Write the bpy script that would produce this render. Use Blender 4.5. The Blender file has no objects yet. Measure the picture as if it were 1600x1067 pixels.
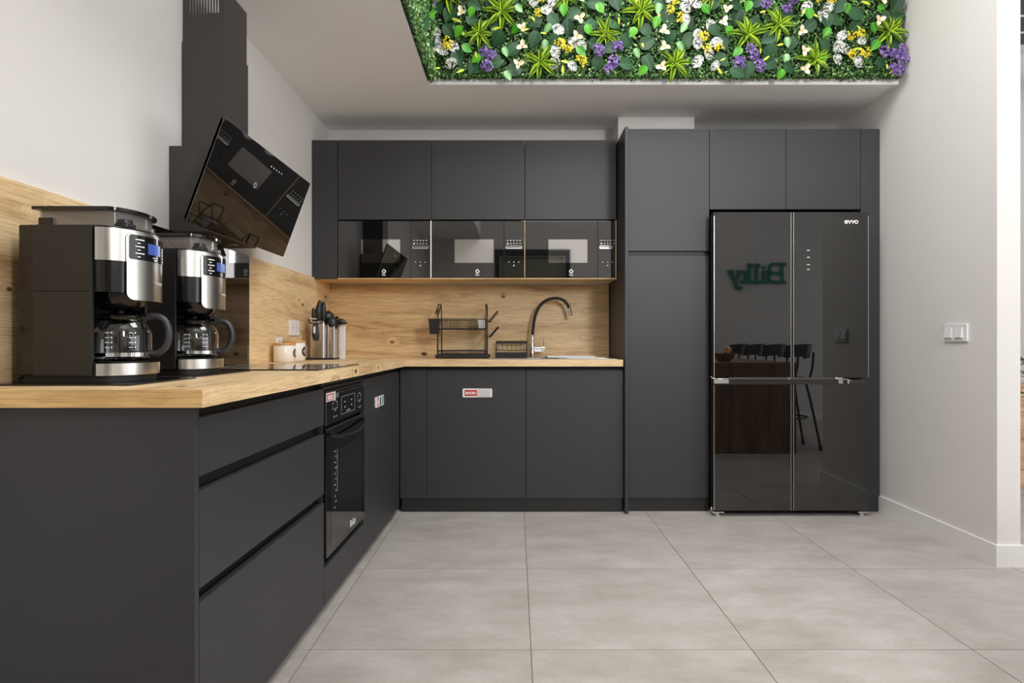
import bpy, bmesh, math, random
from mathutils import Matrix, Vector
from math import pi, sin, cos, radians as R
random.seed(7)
sc = bpy.context.scene
COL = sc.collection
# ------------------------------------------------------------------ camera
F, CX, CY, H = 965.0, 806.0, 535.0, 1.025        # focal (px), vanishing point (px), eye height
cam = bpy.data.cameras.new('camera'); co = bpy.data.objects.new('camera', cam); COL.objects.link(co)
cam.sensor_width = 36; cam.lens = F/1600*36
co.location = (0, 0, H); co.rotation_euler = (pi/2, 0, 0)
cam.shift_x = -(CX-800)/1600; cam.shift_y = (CY-533.5)/1600
cam.clip_start = .02
sc.camera = co
# ------------------------------------------------------------------ light and exposure
vs = sc.view_settings
vs.view_transform = 'Standard'; vs.look = 'None'; vs.gamma = 1; vs.use_curve_mapping = False
vs.exposure = -0.21
sc.render.film_transparent = False
w = bpy.data.worlds.new('world'); sc.world = w; w.use_nodes = True
w.node_tree.nodes['Background'].inputs[0].default_value = (.9, .95, 1, 1)
w.node_tree.nodes['Background'].inputs[1].default_value = 1.0
sc.cycles.max_bounces = 10; sc.cycles.diffuse_bounces = 6; sc.cycles.glossy_bounces = 6
sc.cycles.transmission_bounces = 10; sc.cycles.transparent_max_bounces = 12
sc.cycles.caustics_reflective = False; sc.cycles.caustics_refractive = False
ROOM_TOP = 3.60
LIGHTS = [  # x, y, z, size x, size y, watts, colour
    (.75, 2.35, ROOM_TOP-.06, 1.4, 1.1, 60, (1, .99, .98)),
    (.55, .55, ROOM_TOP-.06, 1.5, 1.5, 12, (1, .99, .98)),
    (3.2, 1.0, ROOM_TOP-.06, 1.8, 1.8, 10, (1, .99, .98)),
    (3.9, 4.6, ROOM_TOP-.06, 1.0, 1.8, 22, (1, .99, .98)),  # added to brighten the white wall of the side room
]
WINDOW_W = 85                                    # daylight through the big windows of the right-hand (east) wall
for i, (x, y, z, sx, sy, P, c) in enumerate(LIGHTS):
    l = bpy.data.lights.new('ceiling_panel_light', 'AREA'); l.shape = 'RECTANGLE'; l.size = sx; l.size_y = sy
    l.energy = P; l.color = c
    o = bpy.data.objects.new('ceiling_panel_light', l); COL.objects.link(o); o.location = (x, y, z)

l = bpy.data.lights.new('window_daylight', 'AREA'); l.shape = 'RECTANGLE'; l.size = 2.4; l.size_y = 4.2
l.energy = WINDOW_W; l.color = (.95, .975, 1)
o = bpy.data.objects.new('window_daylight', l); COL.objects.link(o); o.location = (6.05, 1.35, 1.35); o.rotation_euler = (0, pi/2, 0)

l = bpy.data.lights.new('rear_fill_light', 'AREA'); l.shape = 'RECTANGLE'; l.size = .62; l.size_y = 1.0  # added fill for the low ceiling and back wall, no known window
l.energy = 100; l.color = (1, .995, .99)
o = bpy.data.objects.new('rear_fill_light', l); COL.objects.link(o); o.location = (1.77, -1.04, 2.42); o.rotation_euler = (pi/2, 0, 0)

# ------------------------------------------------------------------ mesh helpers
class MB:
    def __init__(s, xf=None):
        s.v, s.f, s.xf, s.flat = [], [], xf, set()
    def add(s, vs, fs, xf=None, flat=False):
        n = len(s.v)
        if flat: s.flat.update(range(len(s.f), len(s.f)+len(fs)))
        s.v += [tuple(xf @ Vector(p)) for p in vs] if xf else [tuple(p) for p in vs]
        s.f += [tuple(i+n for i in f) for f in fs]
        return s
    def box(s, x0, x1, y0, y1, z0, z1, bev=0, xf=None):
        if bev <= 0:
            vs = [(x, y, z) for z in (z0, z1) for y in (y0, y1) for x in (x0, x1)]
            return s.add(vs, [(0,2,3,1), (4,5,7,6), (0,1,5,4), (2,6,7,3), (0,4,6,2), (1,3,7,5)], xf, True)
        bm = bmesh.new(); bmesh.ops.create_cube(bm, size=1)
        for v in bm.verts:
            v.co = Vector(((x0+x1)/2+v.co.x*(x1-x0), (y0+y1)/2+v.co.y*(y1-y0), (z0+z1)/2+v.co.z*(z1-z0)))
        bmesh.ops.bevel(bm, geom=bm.edges[:], offset=bev, segments=2, affect='EDGES', profile=.6)
        return s.bm(bm, xf)
    def bm(s, bm, xf=None):
        bm.verts.index_update()
        s.add([v.co.copy() for v in bm.verts], [[v.index for v in f.verts] for f in bm.faces], xf, True)
        bm.free(); return s
    def prism(s, poly, a0, a1, axis='z', xf=None):
        n = len(poly)
        def P(p, a):
            return (p[0], p[1], a) if axis == 'z' else ((p[0], a, p[1]) if axis == 'y' else (a, p[0], p[1]))
        vs = [P(p, a0) for p in poly]+[P(p, a1) for p in poly]
        fs = [tuple(range(n))[::-1], tuple(range(n, 2*n))]
        fs += [(i, (i+1) % n, n+(i+1) % n, n+i) for i in range(n)]
        return s.add(vs, fs, xf)
    def tube(s, path, r, n=8, closed=False, caps=True, xf=None):
        pts = [Vector(p) for p in path]; m = len(pts)
        rr = r if isinstance(r, (list, tuple)) else [r]*m
        tang = []
        for i in range(m):
            a = pts[(i-1) % m] if closed else pts[max(i-1, 0)]
            b = pts[(i+1) % m] if closed else pts[min(i+1, m-1)]
            tang.append((b-a).normalized())
        t = tang[0]
        u = t.orthogonal().normalized()
        vs, fs = [], []
        for i in range(m):
            q = tang[i-1].rotation_difference(tang[i]) if i else None
            if q: u = q @ u
            u = (u-tang[i]*u.dot(tang[i])).normalized(); w_ = tang[i].cross(u)
            for k in range(n):
                a = 2*pi*k/n
                vs.append(pts[i]+(u*cos(a)+w_*sin(a))*rr[i])
        for i in range(m if closed else m-1):
            j = (i+1) % m
            for k in range(n):
                l = (k+1) % n
                fs.append((i*n+k, i*n+l, j*n+l, j*n+k))
        if caps and not closed:
            fs.append(tuple(range(n))[::-1]); fs.append(tuple(range((m-1)*n, m*n)))
        return s.add(vs, fs, xf)
    def cyl(s, p0, p1, r, r1=None, n=20, xf=None):
        return s.tube([p0, p1], [r, r if r1 is None else r1], n, xf=xf)
    def lathe(s, prof, cx=0, cy=0, n=32, xf=None, closed=False):
        vs, fs = [], []
        m = len(prof)
        for r, z in prof:
            for k in range(n):
                a = 2*pi*k/n; vs.append((cx+r*cos(a), cy+r*sin(a), z))
        for i in range(m if closed else m-1):
            j = (i+1) % m
            for k in range(n):
                l = (k+1) % n
                fs.append((i*n+k, i*n+l, j*n+l, j*n+k))
        if not closed:
            if prof[0][0] > 1e-6: fs.append(tuple(range(n))[::-1])
            if prof[-1][0] > 1e-6: fs.append(tuple(range((m-1)*n, m*n)))
        return s.add(vs, fs, xf)
    def ball(s, c, r, nu=12, nv=8, xf=None):
        rx, ry, rz = r if isinstance(r, (tuple, list)) else (r, r, r)
        prof = []
        vs, fs = [], []
        for j in range(nv+1):
            b = -pi/2+pi*j/nv
            for k in range(nu):
                a = 2*pi*k/nu; vs.append((c[0]+rx*cos(b)*cos(a), c[1]+ry*cos(b)*sin(a), c[2]+rz*sin(b)))
        for j in range(nv):
            for k in range(nu):
                l = (k+1) % nu; fs.append((j*nu+k, j*nu+l, (j+1)*nu+l, (j+1)*nu+k))
        return s.add(vs, fs, xf)
    def strip(s, rows, thick=0, xf=None, closed=False):
        """rows: list of polylines (same length) joined into a sheet"""
        n = len(rows[0]); vs = [p for r_ in rows for p in r_]; fs = []
        for i in range(len(rows)-1):
            for k in range(n if closed else n-1):
                l = (k+1) % n
                fs.append((i*n+k, i*n+l, (i+1)*n+l, (i+1)*n+k))
        return s.add(vs, fs, xf)

def mesh_of(name, mb, mat, smooth=True, ang=50):
    me = bpy.data.meshes.new(name)
    v = mb.v
    if mb.xf: v = [tuple(mb.xf @ Vector(p)) for p in v]
    me.from_pydata(v, [], mb.f); me.update()
    if smooth: me.polygons.foreach_set('use_smooth', [i not in mb.flat for i in range(len(mb.f))])
    bm = bmesh.new(); bm.from_mesh(me)
    if not getattr(mb, 'raw', False): bmesh.ops.remove_doubles(bm, verts=bm.verts, dist=1e-6)
    bmesh.ops.recalc_face_normals(bm, faces=bm.faces); bm.to_mesh(me); bm.free()
    if smooth:
        fl_ = [p.use_smooth for p in me.polygons]
        me.set_sharp_from_angle(angle=R(ang)); me.polygons.foreach_set('use_smooth', fl_)
    me.materials.append(mat)
    return me
WM = {}
def build(name, mb, mat, parent=None, smooth=True, ang=50, local=False):
    """mb in world coordinates; the object keeps its parent's frame"""
    me = mesh_of(name, mb, mat, smooth, ang)
    o = bpy.data.objects.new(name, me); COL.objects.link(o)
    if parent is not None:
        o.parent = parent; WM[o] = WM[parent]
        if not local: me.transform(WM[parent].inverted())
    else:
        if not local:                                     # origin at the foot of the thing
            xs = [v.co for v in me.vertices]
            lo = Vector([min(c[i] for c in xs) for i in range(3)]); hi = Vector([max(c[i] for c in xs) for i in range(3)])
            b = Vector(((lo.x+hi.x)/2, (lo.y+hi.y)/2, lo.z))
            me.transform(Matrix.Translation(-b)); o.location = b
        WM[o] = Matrix.Translation(o.location)
    if name.endswith('_marks') or name in ('display_digits', 'cooking_zones', 'display', 'lettering'): o['kind'] = 'stuff'
    return o
def tag(o, label, cat, group=None):
    o['label'] = label; o['category'] = cat
    if group: o['group'] = group
    return o
def thing(name, label, cat, loc=(0, 0, 0), group=None):
    o = bpy.data.objects.new(name, None); COL.objects.link(o); o.location = loc; o.empty_display_size = .05
    WM[o] = Matrix.Translation(Vector(loc))
    return tag(o, label, cat, group)
def struct(name, mb, mat, parent=None, label=None):
    o = build(name, mb, mat, parent)
    if parent is None: o['kind'] = 'structure'
    if label: o['label'] = label
    return o
def dup(o, off, parent=None, label=None):
    c = o.copy(); COL.objects.link(c)
    if parent is None: c.location = o.location+Vector(off); WM[c] = Matrix.Translation(c.location)
    else: c.parent = parent
    if label: c['label'] = label
    for ch in o.children: dup(ch, off, c)
    return c
def rrect(x0, x1, y0, y1, r, n=6):
    out = []
    for cx, cy, a0 in ((x1-r, y0+r, -pi/2), (x1-r, y1-r, 0), (x0+r, y1-r, pi/2), (x0+r, y0+r, pi)):
        for k in range(n+1):
            a = a0+pi/2*k/n; out.append((cx+r*cos(a), cy+r*sin(a)))
    return out
def text(name, s, size, mat, parent, o, right, up, ext=.0006, bold=0, center=True):
    cu = bpy.data.curves.new(name, 'FONT'); cu.body = s; cu.size = size; cu.extrude = ext; cu.offset = bold
    cu.resolution_u = 3
    if center: cu.align_x = 'CENTER'
    ob = bpy.data.objects.new(name, cu); COL.objects.link(ob)
    bpy.context.view_layer.update()
    me = bpy.data.meshes.new_from_object(ob)
    bpy.data.objects.remove(ob); bpy.data.curves.remove(cu)
    r_, u_ = Vector(right).normalized(), Vector(up).normalized(); n_ = r_.cross(u_)
    M = Matrix((( r_.x, u_.x, n_.x, o[0]), (r_.y, u_.y, n_.y, o[1]), (r_.z, u_.z, n_.z, o[2]), (0, 0, 0, 1)))
    me.transform(WM[parent].inverted() @ M)
    me.materials.clear(); me.materials.append(mat)
    t = bpy.data.objects.new(name, me); COL.objects.link(t); t.parent = parent; WM[t] = WM[parent]
    return t
def px(x, y, Y):                                            # a point of depth Y seen at pixel x, y
    return Vector(((x-CX)*Y/F, Y, H+(CY-y)*Y/F))

# ------------------------------------------------------------------ materials
def srgb(r, g, b):
    f = lambda c: (c/255/12.92) if c <= 10 else ((c/255+.055)/1.055)**2.4
    return (f(r), f(g), f(b), 1)
class NT:
    def __init__(s, name):
        s.m = bpy.data.materials.new(name); s.m.use_nodes = True; s.t = s.m.node_tree
        s.b = s.t.nodes['Principled BSDF']; s.out = s.t.nodes['Material Output']
    def n(s, typ, **kw):
        nd = s.t.nodes.new(typ)
        for k, v in kw.items():
            if k.startswith('i_'):
                key = k[2:]; key = int(key) if key.isdigit() else key.replace('_', ' ')
                nd.inputs[key].default_value = v
            else: setattr(nd, k, v)
        return nd
    def l(s, a, ao, b, bi): s.t.links.new(a.outputs[ao], b.inputs[bi])
    def ramp(s, stops):
        r = s.t.nodes.new('ShaderNodeValToRGB'); e = r.color_ramp.elements
        while len(e) > 1: e.remove(e[-1])
        e[0].position, e[0].color = stops[0]
        for p, c in stops[1:]:
            k = e.new(p); k.color = c
        return r
def principled(name, col, rough=.5, metal=0, ior=1.5, trans=0, bump=0, bscale=200, coat=0, var=0, emit=0):
    t = NT(name); b = t.b
    b.inputs['Base Color'].default_value = col; b.inputs['Roughness'].default_value = rough
    b.inputs['Metallic'].default_value = metal; b.inputs['IOR'].default_value = ior
    b.inputs['Transmission Weight'].default_value = trans; b.inputs['Coat Weight'].default_value = coat
    if emit:
        b.inputs['Emission Color'].default_value = col; b.inputs['Emission Strength'].default_value = emit
    if bump or var:
        tc = t.n('ShaderNodeTexCoord')
        nz = t.n('ShaderNodeTexNoise'); nz.inputs['Scale'].default_value = bscale; nz.inputs['Detail'].default_value = 4
        t.l(tc, 'Object', nz, 'Vector')
        if bump:
            bp = t.n('ShaderNodeBump'); bp.inputs['Strength'].default_value = bump; bp.inputs['Distance'].default_value = .002
            t.l(nz, 'Fac', bp, 'Height'); t.l(bp, 'Normal', b, 'Normal')
        if var:
            n2 = t.n('ShaderNodeTexNoise'); n2.inputs['Scale'].default_value = 2.2; n2.inputs['Detail'].default_value = 5
            t.l(tc, 'Object', n2, 'Vector')
            lo = tuple(c*(1-var) for c in col[:3])+(1,); hi = tuple(min(1, c*(1+var)) for c in col[:3])+(1,)
            r = t.ramp([(.3, lo), (.7, hi)]); t.l(n2, 'Fac', r, 'Fac'); t.l(r, 'Color', b, 'Base Color')
    return t.m
def oak(name, axis, light=srgb(236, 208, 162), mid=srgb(226, 194, 147), dark=srgb(182, 144, 100), knots=True, rough=.45):
    t = NT(name)
    geo = t.n('ShaderNodeNewGeometry')
    sep = t.n('ShaderNodeSeparateXYZ'); t.l(geo, 'Position', sep, 0)
    mp = t.n('ShaderNodeMapping')
    t.l(geo, 'Position', mp, 'Vector')
    st = {'x': (1.1, 11, 11), 'y': (11, 1.1, 11), 'z': (11, 11, 1.1)}[axis]
    mp.inputs['Scale'].default_value = st
    mk = t.n('ShaderNodeMapping'); t.l(geo, 'Position', mk, 'Vector')
    mk.inputs['Scale'].default_value = {'x': (5.2, 9.5, 9.5), 'y': (9.5, 5.2, 9.5), 'z': (9.5, 9.5, 5.2)}[axis]
    vo = t.n('ShaderNodeTexVoronoi'); vo.inputs['Scale'].default_value = 1.0; vo.inputs['Randomness'].default_value = 1
    nd = t.n('ShaderNodeTexNoise'); nd.inputs['Scale'].default_value = 6; nd.inputs['Detail'].default_value = 3
    t.l(geo, 'Position', nd, 'Vector')
    ad = t.n('ShaderNodeMixRGB', blend_type='ADD'); ad.inputs[0].default_value = .12
    t.l(mk, 'Vector', ad, 1); t.l(nd, 'Color', ad, 2); t.l(ad, 'Color', vo, 'Vector')
    # grain bends round each knot
    kd = t.n('ShaderNodeMapRange'); kd.inputs['From Min'].default_value = 0; kd.inputs['From Max'].default_value = .34
    kd.inputs['To Min'].default_value = .9; kd.inputs['To Max'].default_value = 0
    t.l(vo, 'Distance', kd, 'Value')
    wn = t.n('ShaderNodeSeparateColor'); t.l(vo, 'Color', wn, 'Color')
    gt = t.n('ShaderNodeMath', operation='GREATER_THAN'); gt.inputs[1].default_value = .52; t.l(wn, 'Red', gt, 0)
    kg = t.n('ShaderNodeMath', operation='MULTIPLY'); t.l(kd, 'Result', kg, 0); t.l(gt, 0, kg, 1)
    a2 = t.n('ShaderNodeVectorMath', operation='ADD'); t.l(mp, 'Vector', a2, 0)
    cmb = t.n('ShaderNodeCombineXYZ')
    for k in range(3): t.l(kg, 0, cmb, k)
    t.l(cmb, 'Vector', a2, 1)
    n1 = t.n('ShaderNodeTexNoise'); n1.inputs['Scale'].default_value = 1.3; n1.inputs['Detail'].default_value = 7
    n1.inputs['Roughness'].default_value = .62; n1.inputs['Distortion'].default_value = .5
    t.l(a2, 'Vector', n1, 'Vector')
    r = t.ramp([(.30, dark), (.45, mid), (.58, light), (.8, tuple(min(1, c*1.1) for c in light[:3])+(1,))])
    t.l(n1, 'Fac', r, 'Fac')
    # fine pores
    mf = t.n('ShaderNodeMapping'); t.l(geo, 'Position', mf, 'Vector')
    mf.inputs['Scale'].default_value = {'x': (9, 260, 260), 'y': (260, 9, 260), 'z': (260, 260, 9)}[axis]
    n2 = t.n('ShaderNodeTexNoise'); n2.inputs['Scale'].default_value = 1; n2.inputs['Detail'].default_value = 2
    t.l(mf, 'Vector', n2, 'Vector')
    r2 = t.ramp([(.36, (.72, .68, .64, 1)), (.54, (1, 1, 1, 1))]); t.l(n2, 'Fac', r2, 'Fac')
    mx = t.n('ShaderNodeMixRGB', blend_type='MULTIPLY'); mx.inputs[0].default_value = .85
    t.l(r, 'Color', mx, 1); t.l(r2, 'Color', mx, 2)
    last = mx
    if knots:
        # only some cells carry a knot
        sz = t.n('ShaderNodeMath', operation='MULTIPLY'); sz.inputs[1].default_value = .11; t.l(wn, 'Green', sz, 0)
        s2 = t.n('ShaderNodeMath', operation='ADD'); s2.inputs[1].default_value = .045; t.l(sz, 0, s2, 0)
        dv = t.n('ShaderNodeMath', operation='DIVIDE'); t.l(vo, 'Distance', dv, 0); t.l(s2, 0, dv, 1)
        rk = t.ramp([(.35, (.10, .05, .025, 1)), (.75, (.42, .28, .17, 1)), (1.0, (1, 1, 1, 1))]); t.l(dv, 0, rk, 'Fac')
        mk2 = t.n('ShaderNodeMixRGB', blend_type='MULTIPLY'); t.l(gt, 0, mk2, 0); t.l(last, 'Color', mk2, 1); t.l(rk, 'Color', mk2, 2)
        last = mk2
    t.l(last, 'Color', t.b, 'Base Color')
    t.b.inputs['Roughness'].default_value = rough
    bp = t.n('ShaderNodeBump'); bp.inputs['Strength'].default_value = .12; bp.inputs['Distance'].default_value = .001
    t.l(n2, 'Fac', bp, 'Height'); t.l(bp, 'Normal', t.b, 'Normal')
    return t.m
def tile_mat():
    t = NT('floor_tile')
    geo = t.n('ShaderNodeNewGeometry'); oi = t.n('ShaderNodeObjectInfo')
    of = t.n('ShaderNodeMath', operation='MULTIPLY'); of.inputs[1].default_value = 37; t.l(oi, 'Random', of, 0)
    cm = t.n('ShaderNodeCombineXYZ')
    for k in range(3): t.l(of, 0, cm, k)
    ad = t.n('ShaderNodeVectorMath', operation='ADD'); t.l(geo, 'Position', ad, 0); t.l(cm, 'Vector', ad, 1)
    mp = t.n('ShaderNodeMapping'); mp.inputs['Scale'].default_value = (1.6, 3.2, 1); t.l(ad, 'Vector', mp, 'Vector')
    n1 = t.n('ShaderNodeTexNoise'); n1.inputs['Scale'].default_value = 1.9; n1.inputs['Detail'].default_value = 10; n1.inputs['Roughness'].default_value = .68
    t.l(mp, 'Vector', n1, 'Vector')
    r = t.ramp([(.30, srgb(168, 161, 154)), (.48, srgb(183, 177, 171)), (.68, srgb(198, 193, 188))]); t.l(n1, 'Fac', r, 'Fac')
    n2 = t.n('ShaderNodeTexNoise'); n2.inputs['Scale'].default_value = 120; n2.inputs['Detail'].default_value = 3; t.l(ad, 'Vector', n2, 'Vector')
    r2 = t.ramp([(.3, (.93, .925, .92, 1)), (.6, (1, 1, 1, 1))]); t.l(n2, 'Fac', r2, 'Fac')
    mx = t.n('ShaderNodeMixRGB', blend_type='MULTIPLY'); mx.inputs[0].default_value = 1; t.l(r, 'Color', mx, 1); t.l(r2, 'Color', mx, 2)
    t.l(mx, 'Color', t.b, 'Base Color')
    t.b.inputs['Roughness'].default_value = .42
    return t.m
def steel(name, axis='z', base=(.62, .60, .575, 1), rough=.26):
    t = NT(name); b = t.b
    geo = t.n('ShaderNodeNewGeometry'); mp = t.n('ShaderNodeMapping'); t.l(geo, 'Position', mp, 'Vector')
    mp.inputs['Scale'].default_value = {'z': (500, 500, 3), 'x': (3, 500, 500), 'h': (4, 4, 700)}[axis]
    n = t.n('ShaderNodeTexNoise'); n.inputs['Scale'].default_value = 1; n.inputs['Detail'].default_value = 2; t.l(mp, 'Vector', n, 'Vector')
    r = t.ramp([(.3, tuple(c*.93 for c in base[:3])+(1,)), (.7, base)]); t.l(n, 'Fac', r, 'Fac'); t.l(r, 'Color', b, 'Base Color')
    b.inputs['Metallic'].default_value = 1; b.inputs['Roughness'].default_value = rough
    bp = t.n('ShaderNodeBump'); bp.inputs['Strength'].default_value = .05; bp.inputs['Distance'].default_value = .0005; t.l(n, 'Fac', bp, 'Height'); t.l(bp, 'Normal', b, 'Normal')
    return t.m
def leafmat(name, c1, c2, edge=None, width=.5, rough=.4, spec=None):
    """green that varies from leaf to leaf; optional lighter margin across the blade (object x)"""
    t = NT(name)
    oi = t.n('ShaderNodeObjectInfo'); r = t.ramp([(0, c1), (1, c2)]); t.l(oi, 'Random', r, 'Fac')
    last = r
    tc = t.n('ShaderNodeTexCoord'); sp = t.n('ShaderNodeSeparateXYZ'); t.l(tc, 'Object', sp, 0)
    ab = t.n('ShaderNodeMath', operation='ABSOLUTE'); t.l(sp, 'X', ab, 0)
    if edge is not None:
        mr = t.n('ShaderNodeMapRange'); mr.inputs['From Min'].default_value = width*.25; mr.inputs['From Max'].default_value = width*.8
        t.l(ab, 0, mr, 'Value')
        mx = t.n('ShaderNodeMixRGB'); t.l(mr, 'Result', mx, 0); t.l(last, 'Color', mx, 1); mx.inputs[2].default_value = edge
        last = mx
    # veins: pale midrib
    mr2 = t.n('ShaderNodeMapRange'); mr2.inputs['From Min'].default_value = .012; mr2.inputs['From Max'].default_value = .03
    mr2.inputs['To Min'].default_value = .45; mr2.inputs['To Max'].default_value = 0; t.l(ab, 0, mr2, 'Value')
    m2 = t.n('ShaderNodeMixRGB'); t.l(mr2, 'Result', m2, 0); t.l(last, 'Color', m2, 1); m2.inputs[2].default_value = tuple(min(1, c*2.2) for c in c2[:3])+(1,)
    if edge is not None: t.l(last, 'Color', t.b, 'Base Color')
    else: t.l(m2, 'Color', t.b, 'Base Color')
    t.b.inputs['Roughness'].default_value = rough; t.b.inputs['Specular IOR Level'].default_value = .35
    return t.m
def speckle():
    t = NT('speckled_leaf_white')
    tc = t.n('ShaderNodeTexCoord'); oi = t.n('ShaderNodeObjectInfo')
    of = t.n('ShaderNodeMath', operation='MULTIPLY'); of.inputs[1].default_value = 20; t.l(oi, 'Random', of, 0)
    sp = t.n('ShaderNodeSeparateXYZ'); t.l(tc, 'Object', sp, 0)
    ab = t.n('ShaderNodeMath', operation='ABSOLUTE'); t.l(sp, 'X', ab, 0)
    sl = t.n('ShaderNodeMath', operation='MULTIPLY_ADD'); t.l(ab, 0, sl, 0); sl.inputs[1].default_value = -.8; t.l(sp, 'Y', sl, 2)
    cm = t.n('ShaderNodeCombineXYZ'); t.l(sp, 'X', cm, 0); t.l(sl, 0, cm, 1); t.l(of, 0, cm, 2)
    mp = t.n('ShaderNodeMapping'); mp.inputs['Scale'].default_value = (3.2, 9, 1); t.l(cm, 'Vector', mp, 'Vector')
    n = t.n('ShaderNodeTexNoise'); n.inputs['Scale'].default_value = 1.1; n.inputs['Detail'].default_value = 2; n.inputs['Distortion'].default_value = 1.2; t.l(mp, 'Vector', n, 'Vector')
    r = t.ramp([(.47, srgb(26, 38, 30)), (.52, srgb(222, 225, 216))]); t.l(n, 'Fac', r, 'Fac')
    t.l(r, 'Color', t.b, 'Base Color'); t.b.inputs['Roughness'].default_value = .5
    return t.m
def islandmat(name, stops, rough=.5):
    t = NT(name); g = t.n('ShaderNodeNewGeometry'); r = t.ramp(stops); t.l(g, 'Random Per Island', r, 'Fac'); t.l(r, 'Color', t.b, 'Base Color')
    t.b.inputs['Roughness'].default_value = rough
    return t.m

M = {}
M['wall'] = principled('wall_paint', srgb(225, 222, 219), .85, bump=.05, bscale=260, var=.015)
M['ceil'] = principled('ceiling_paint', srgb(250, 250, 250), .9, bump=.03, bscale=200)
M['base'] = principled('baseboard_white', srgb(236, 234, 232), .45)
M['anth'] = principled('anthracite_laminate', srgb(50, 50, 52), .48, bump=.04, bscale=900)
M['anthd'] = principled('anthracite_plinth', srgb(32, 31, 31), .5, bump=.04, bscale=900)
M['dark'] = principled('black_recess', srgb(13, 12, 12), .6)
M['oakx'] = oak('knotty_oak_along_x', 'x'); M['oaky'] = oak('knotty_oak_along_y', 'y')
M['oakb'] = oak('oak_edge_band', 'x', srgb(226, 190, 128), srgb(213, 174, 112), srgb(186, 146, 88), knots=False)
M['oakd'] = oak('oak_table_board', 'z', srgb(142, 108, 76), srgb(120, 88, 60), srgb(90, 64, 42))
M['floor'] = tile_mat(); M['grout'] = principled('grout', srgb(120, 106, 88), .9)
M['fridge'] = principled('black_fridge_glass', (.004, .004, .004, 1), .015, ior=1.85)
M['bglass'] = principled('black_glass', (.004, .004, .004, 1), .02, ior=1.5)
M['mwglass'] = principled('black_microwave_glass', (.004, .004, .004, 1), .015, ior=1.95)
M['mwwin'] = principled('microwave_window_mirror', (.62, .61, .60, 1), .03, metal=1)
M['ovglass'] = principled('oven_glass', (.004, .004, .005, 1), .02, ior=1.6)
M['steel'] = steel('brushed_steel'); M['steelx'] = steel('brushed_steel_flat', 'h', rough=.3)
M['chrome'] = principled('chrome', (.78, .78, .79, 1), .08, metal=1)
M['alu'] = principled('satin_aluminium', (.62, .61, .59, 1), .32, metal=1)
M['bplas'] = principled('black_plastic', srgb(28, 28, 30), .38, bump=.03, bscale=1200)
M['bgloss'] = principled('black_gloss_plastic', srgb(16, 16, 18), .12)
M['bmetal'] = principled('black_coated_metal', srgb(28, 27, 26), .42)
M['rubber'] = principled('black_rubber', srgb(22, 21, 20), .55)
M['gplas'] = principled('grey_handle_plastic', srgb(48, 48, 53), .38)
M['white'] = principled('white_plastic', srgb(232, 232, 234), .35)
M['wgrey'] = principled('pale_grey_plastic', srgb(205, 200, 198), .4)
M['ceramic'] = principled('white_ceramic', srgb(236, 230, 222), .25)
M['bamboo'] = principled('bamboo_lid', srgb(205, 155, 90), .45, var=.12)
M['print'] = principled('white_print', srgb(235, 235, 232), .5)
M['printg'] = principled('grey_print', srgb(150, 150, 150), .5)
M['red'] = principled('red_label', srgb(190, 32, 26), .45); M['green'] = principled('green_label', srgb(30, 130, 90), .45)
M['sign'] = principled('dark_green_sign', srgb(0, 128, 104), .5)
M['lcd'] = principled('blue_display', srgb(62, 92, 170), .3, emit=.04)
M['lcd2'] = principled('pale_blue_display', srgb(140, 170, 222), .3, emit=.1)
M['glass'] = principled('clear_glass', (.97, .98, .98, 1), .0, ior=1.45, trans=1)
M['smoke'] = principled('smoky_clear_plastic', srgb(150, 143, 138), .08, ior=1.45); M['smoke'].node_tree.nodes['Principled BSDF'].inputs['Alpha'].default_value = .42
M['bean'] = islandmat('roasted_coffee_bean', [(0, srgb(70, 38, 20)), (1, srgb(150, 92, 56))], .4)
M['lamp'] = principled('fill_globe_glow', (1, .985, .965, 1), .5, emit=7)  # glow of the added fill globes
M['fruit'] = principled('banana_yellow', srgb(230, 176, 40), .5, var=.1)
M['bowl'] = principled('wooden_bowl', srgb(150, 100, 55), .5, var=.15)
M['tread'] = oak('stair_oak', 'x', srgb(222, 188, 150), srgb(205, 168, 128), srgb(180, 140, 100), knots=False)
M['mat'] = principled('black_counter_mat', srgb(20, 20, 21), .18)
M['moss'] = principled('dark_green_backing', srgb(18, 34, 16), .9)

# ------------------------------------------------------------------ the setting
XL, XR, YW, ZC, YS, XS = -1.31, 2.205, 4.32, 2.511, 3.56, -.505
YR, XE, YF, YE = -.95, 6.0, 6.2, 2.83          # rear wall, far right wall, far back wall, end of the right wall
T = .7365
fl = struct('floor', MB().box(XL-.1, XE, YR-.1, YF, -.06, -.0015), M['grout'])
xs = [-.686+T*k for k in range(-1, 10)]; ys = [.588+T*k for k in range(-3, 9)]
tile_me = {}
for i in range(len(xs)-1):
    for j in range(len(ys)-1):
        x0, x1, y0, y1 = max(xs[i], XL), min(xs[i+1], XE), max(ys[j], YR), min(ys[j+1], YF)
        if x1-x0 < .05 or y1-y0 < .05: continue
        key = (round(x1-x0, 3), round(y1-y0, 3))
        if key not in tile_me:
            a, b = (x1-x0)/2-.0016, (y1-y0)/2-.0016
            tile_me[key] = mesh_of('tile', MB().box(-a, a, -b, b, -.0015, 0), M['floor'], smooth=False)
        o = bpy.data.objects.new('tile', tile_me[key]); COL.objects.link(o); o.parent = fl
        o.location = Vector(((x0+x1)/2, (y0+y1)/2, 0))-fl.location
struct('wall_left', MB().box(XL-.1, XL, YR-.1, YW+.1, 0, ROOM_TOP), M['wall'])
struct('wall_back', MB().box(XL, XR, YW, YW+.1, 0, ZC), M['wall'])
struct('wall_right', MB().box(XR, XR+.107, YE, YW+.1, 0, ROOM_TOP), M['wall'])
struct('wall_column', MB().box(.675, 1.178, 4.074, YW, 2.326, ZC), M['wall'])
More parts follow.
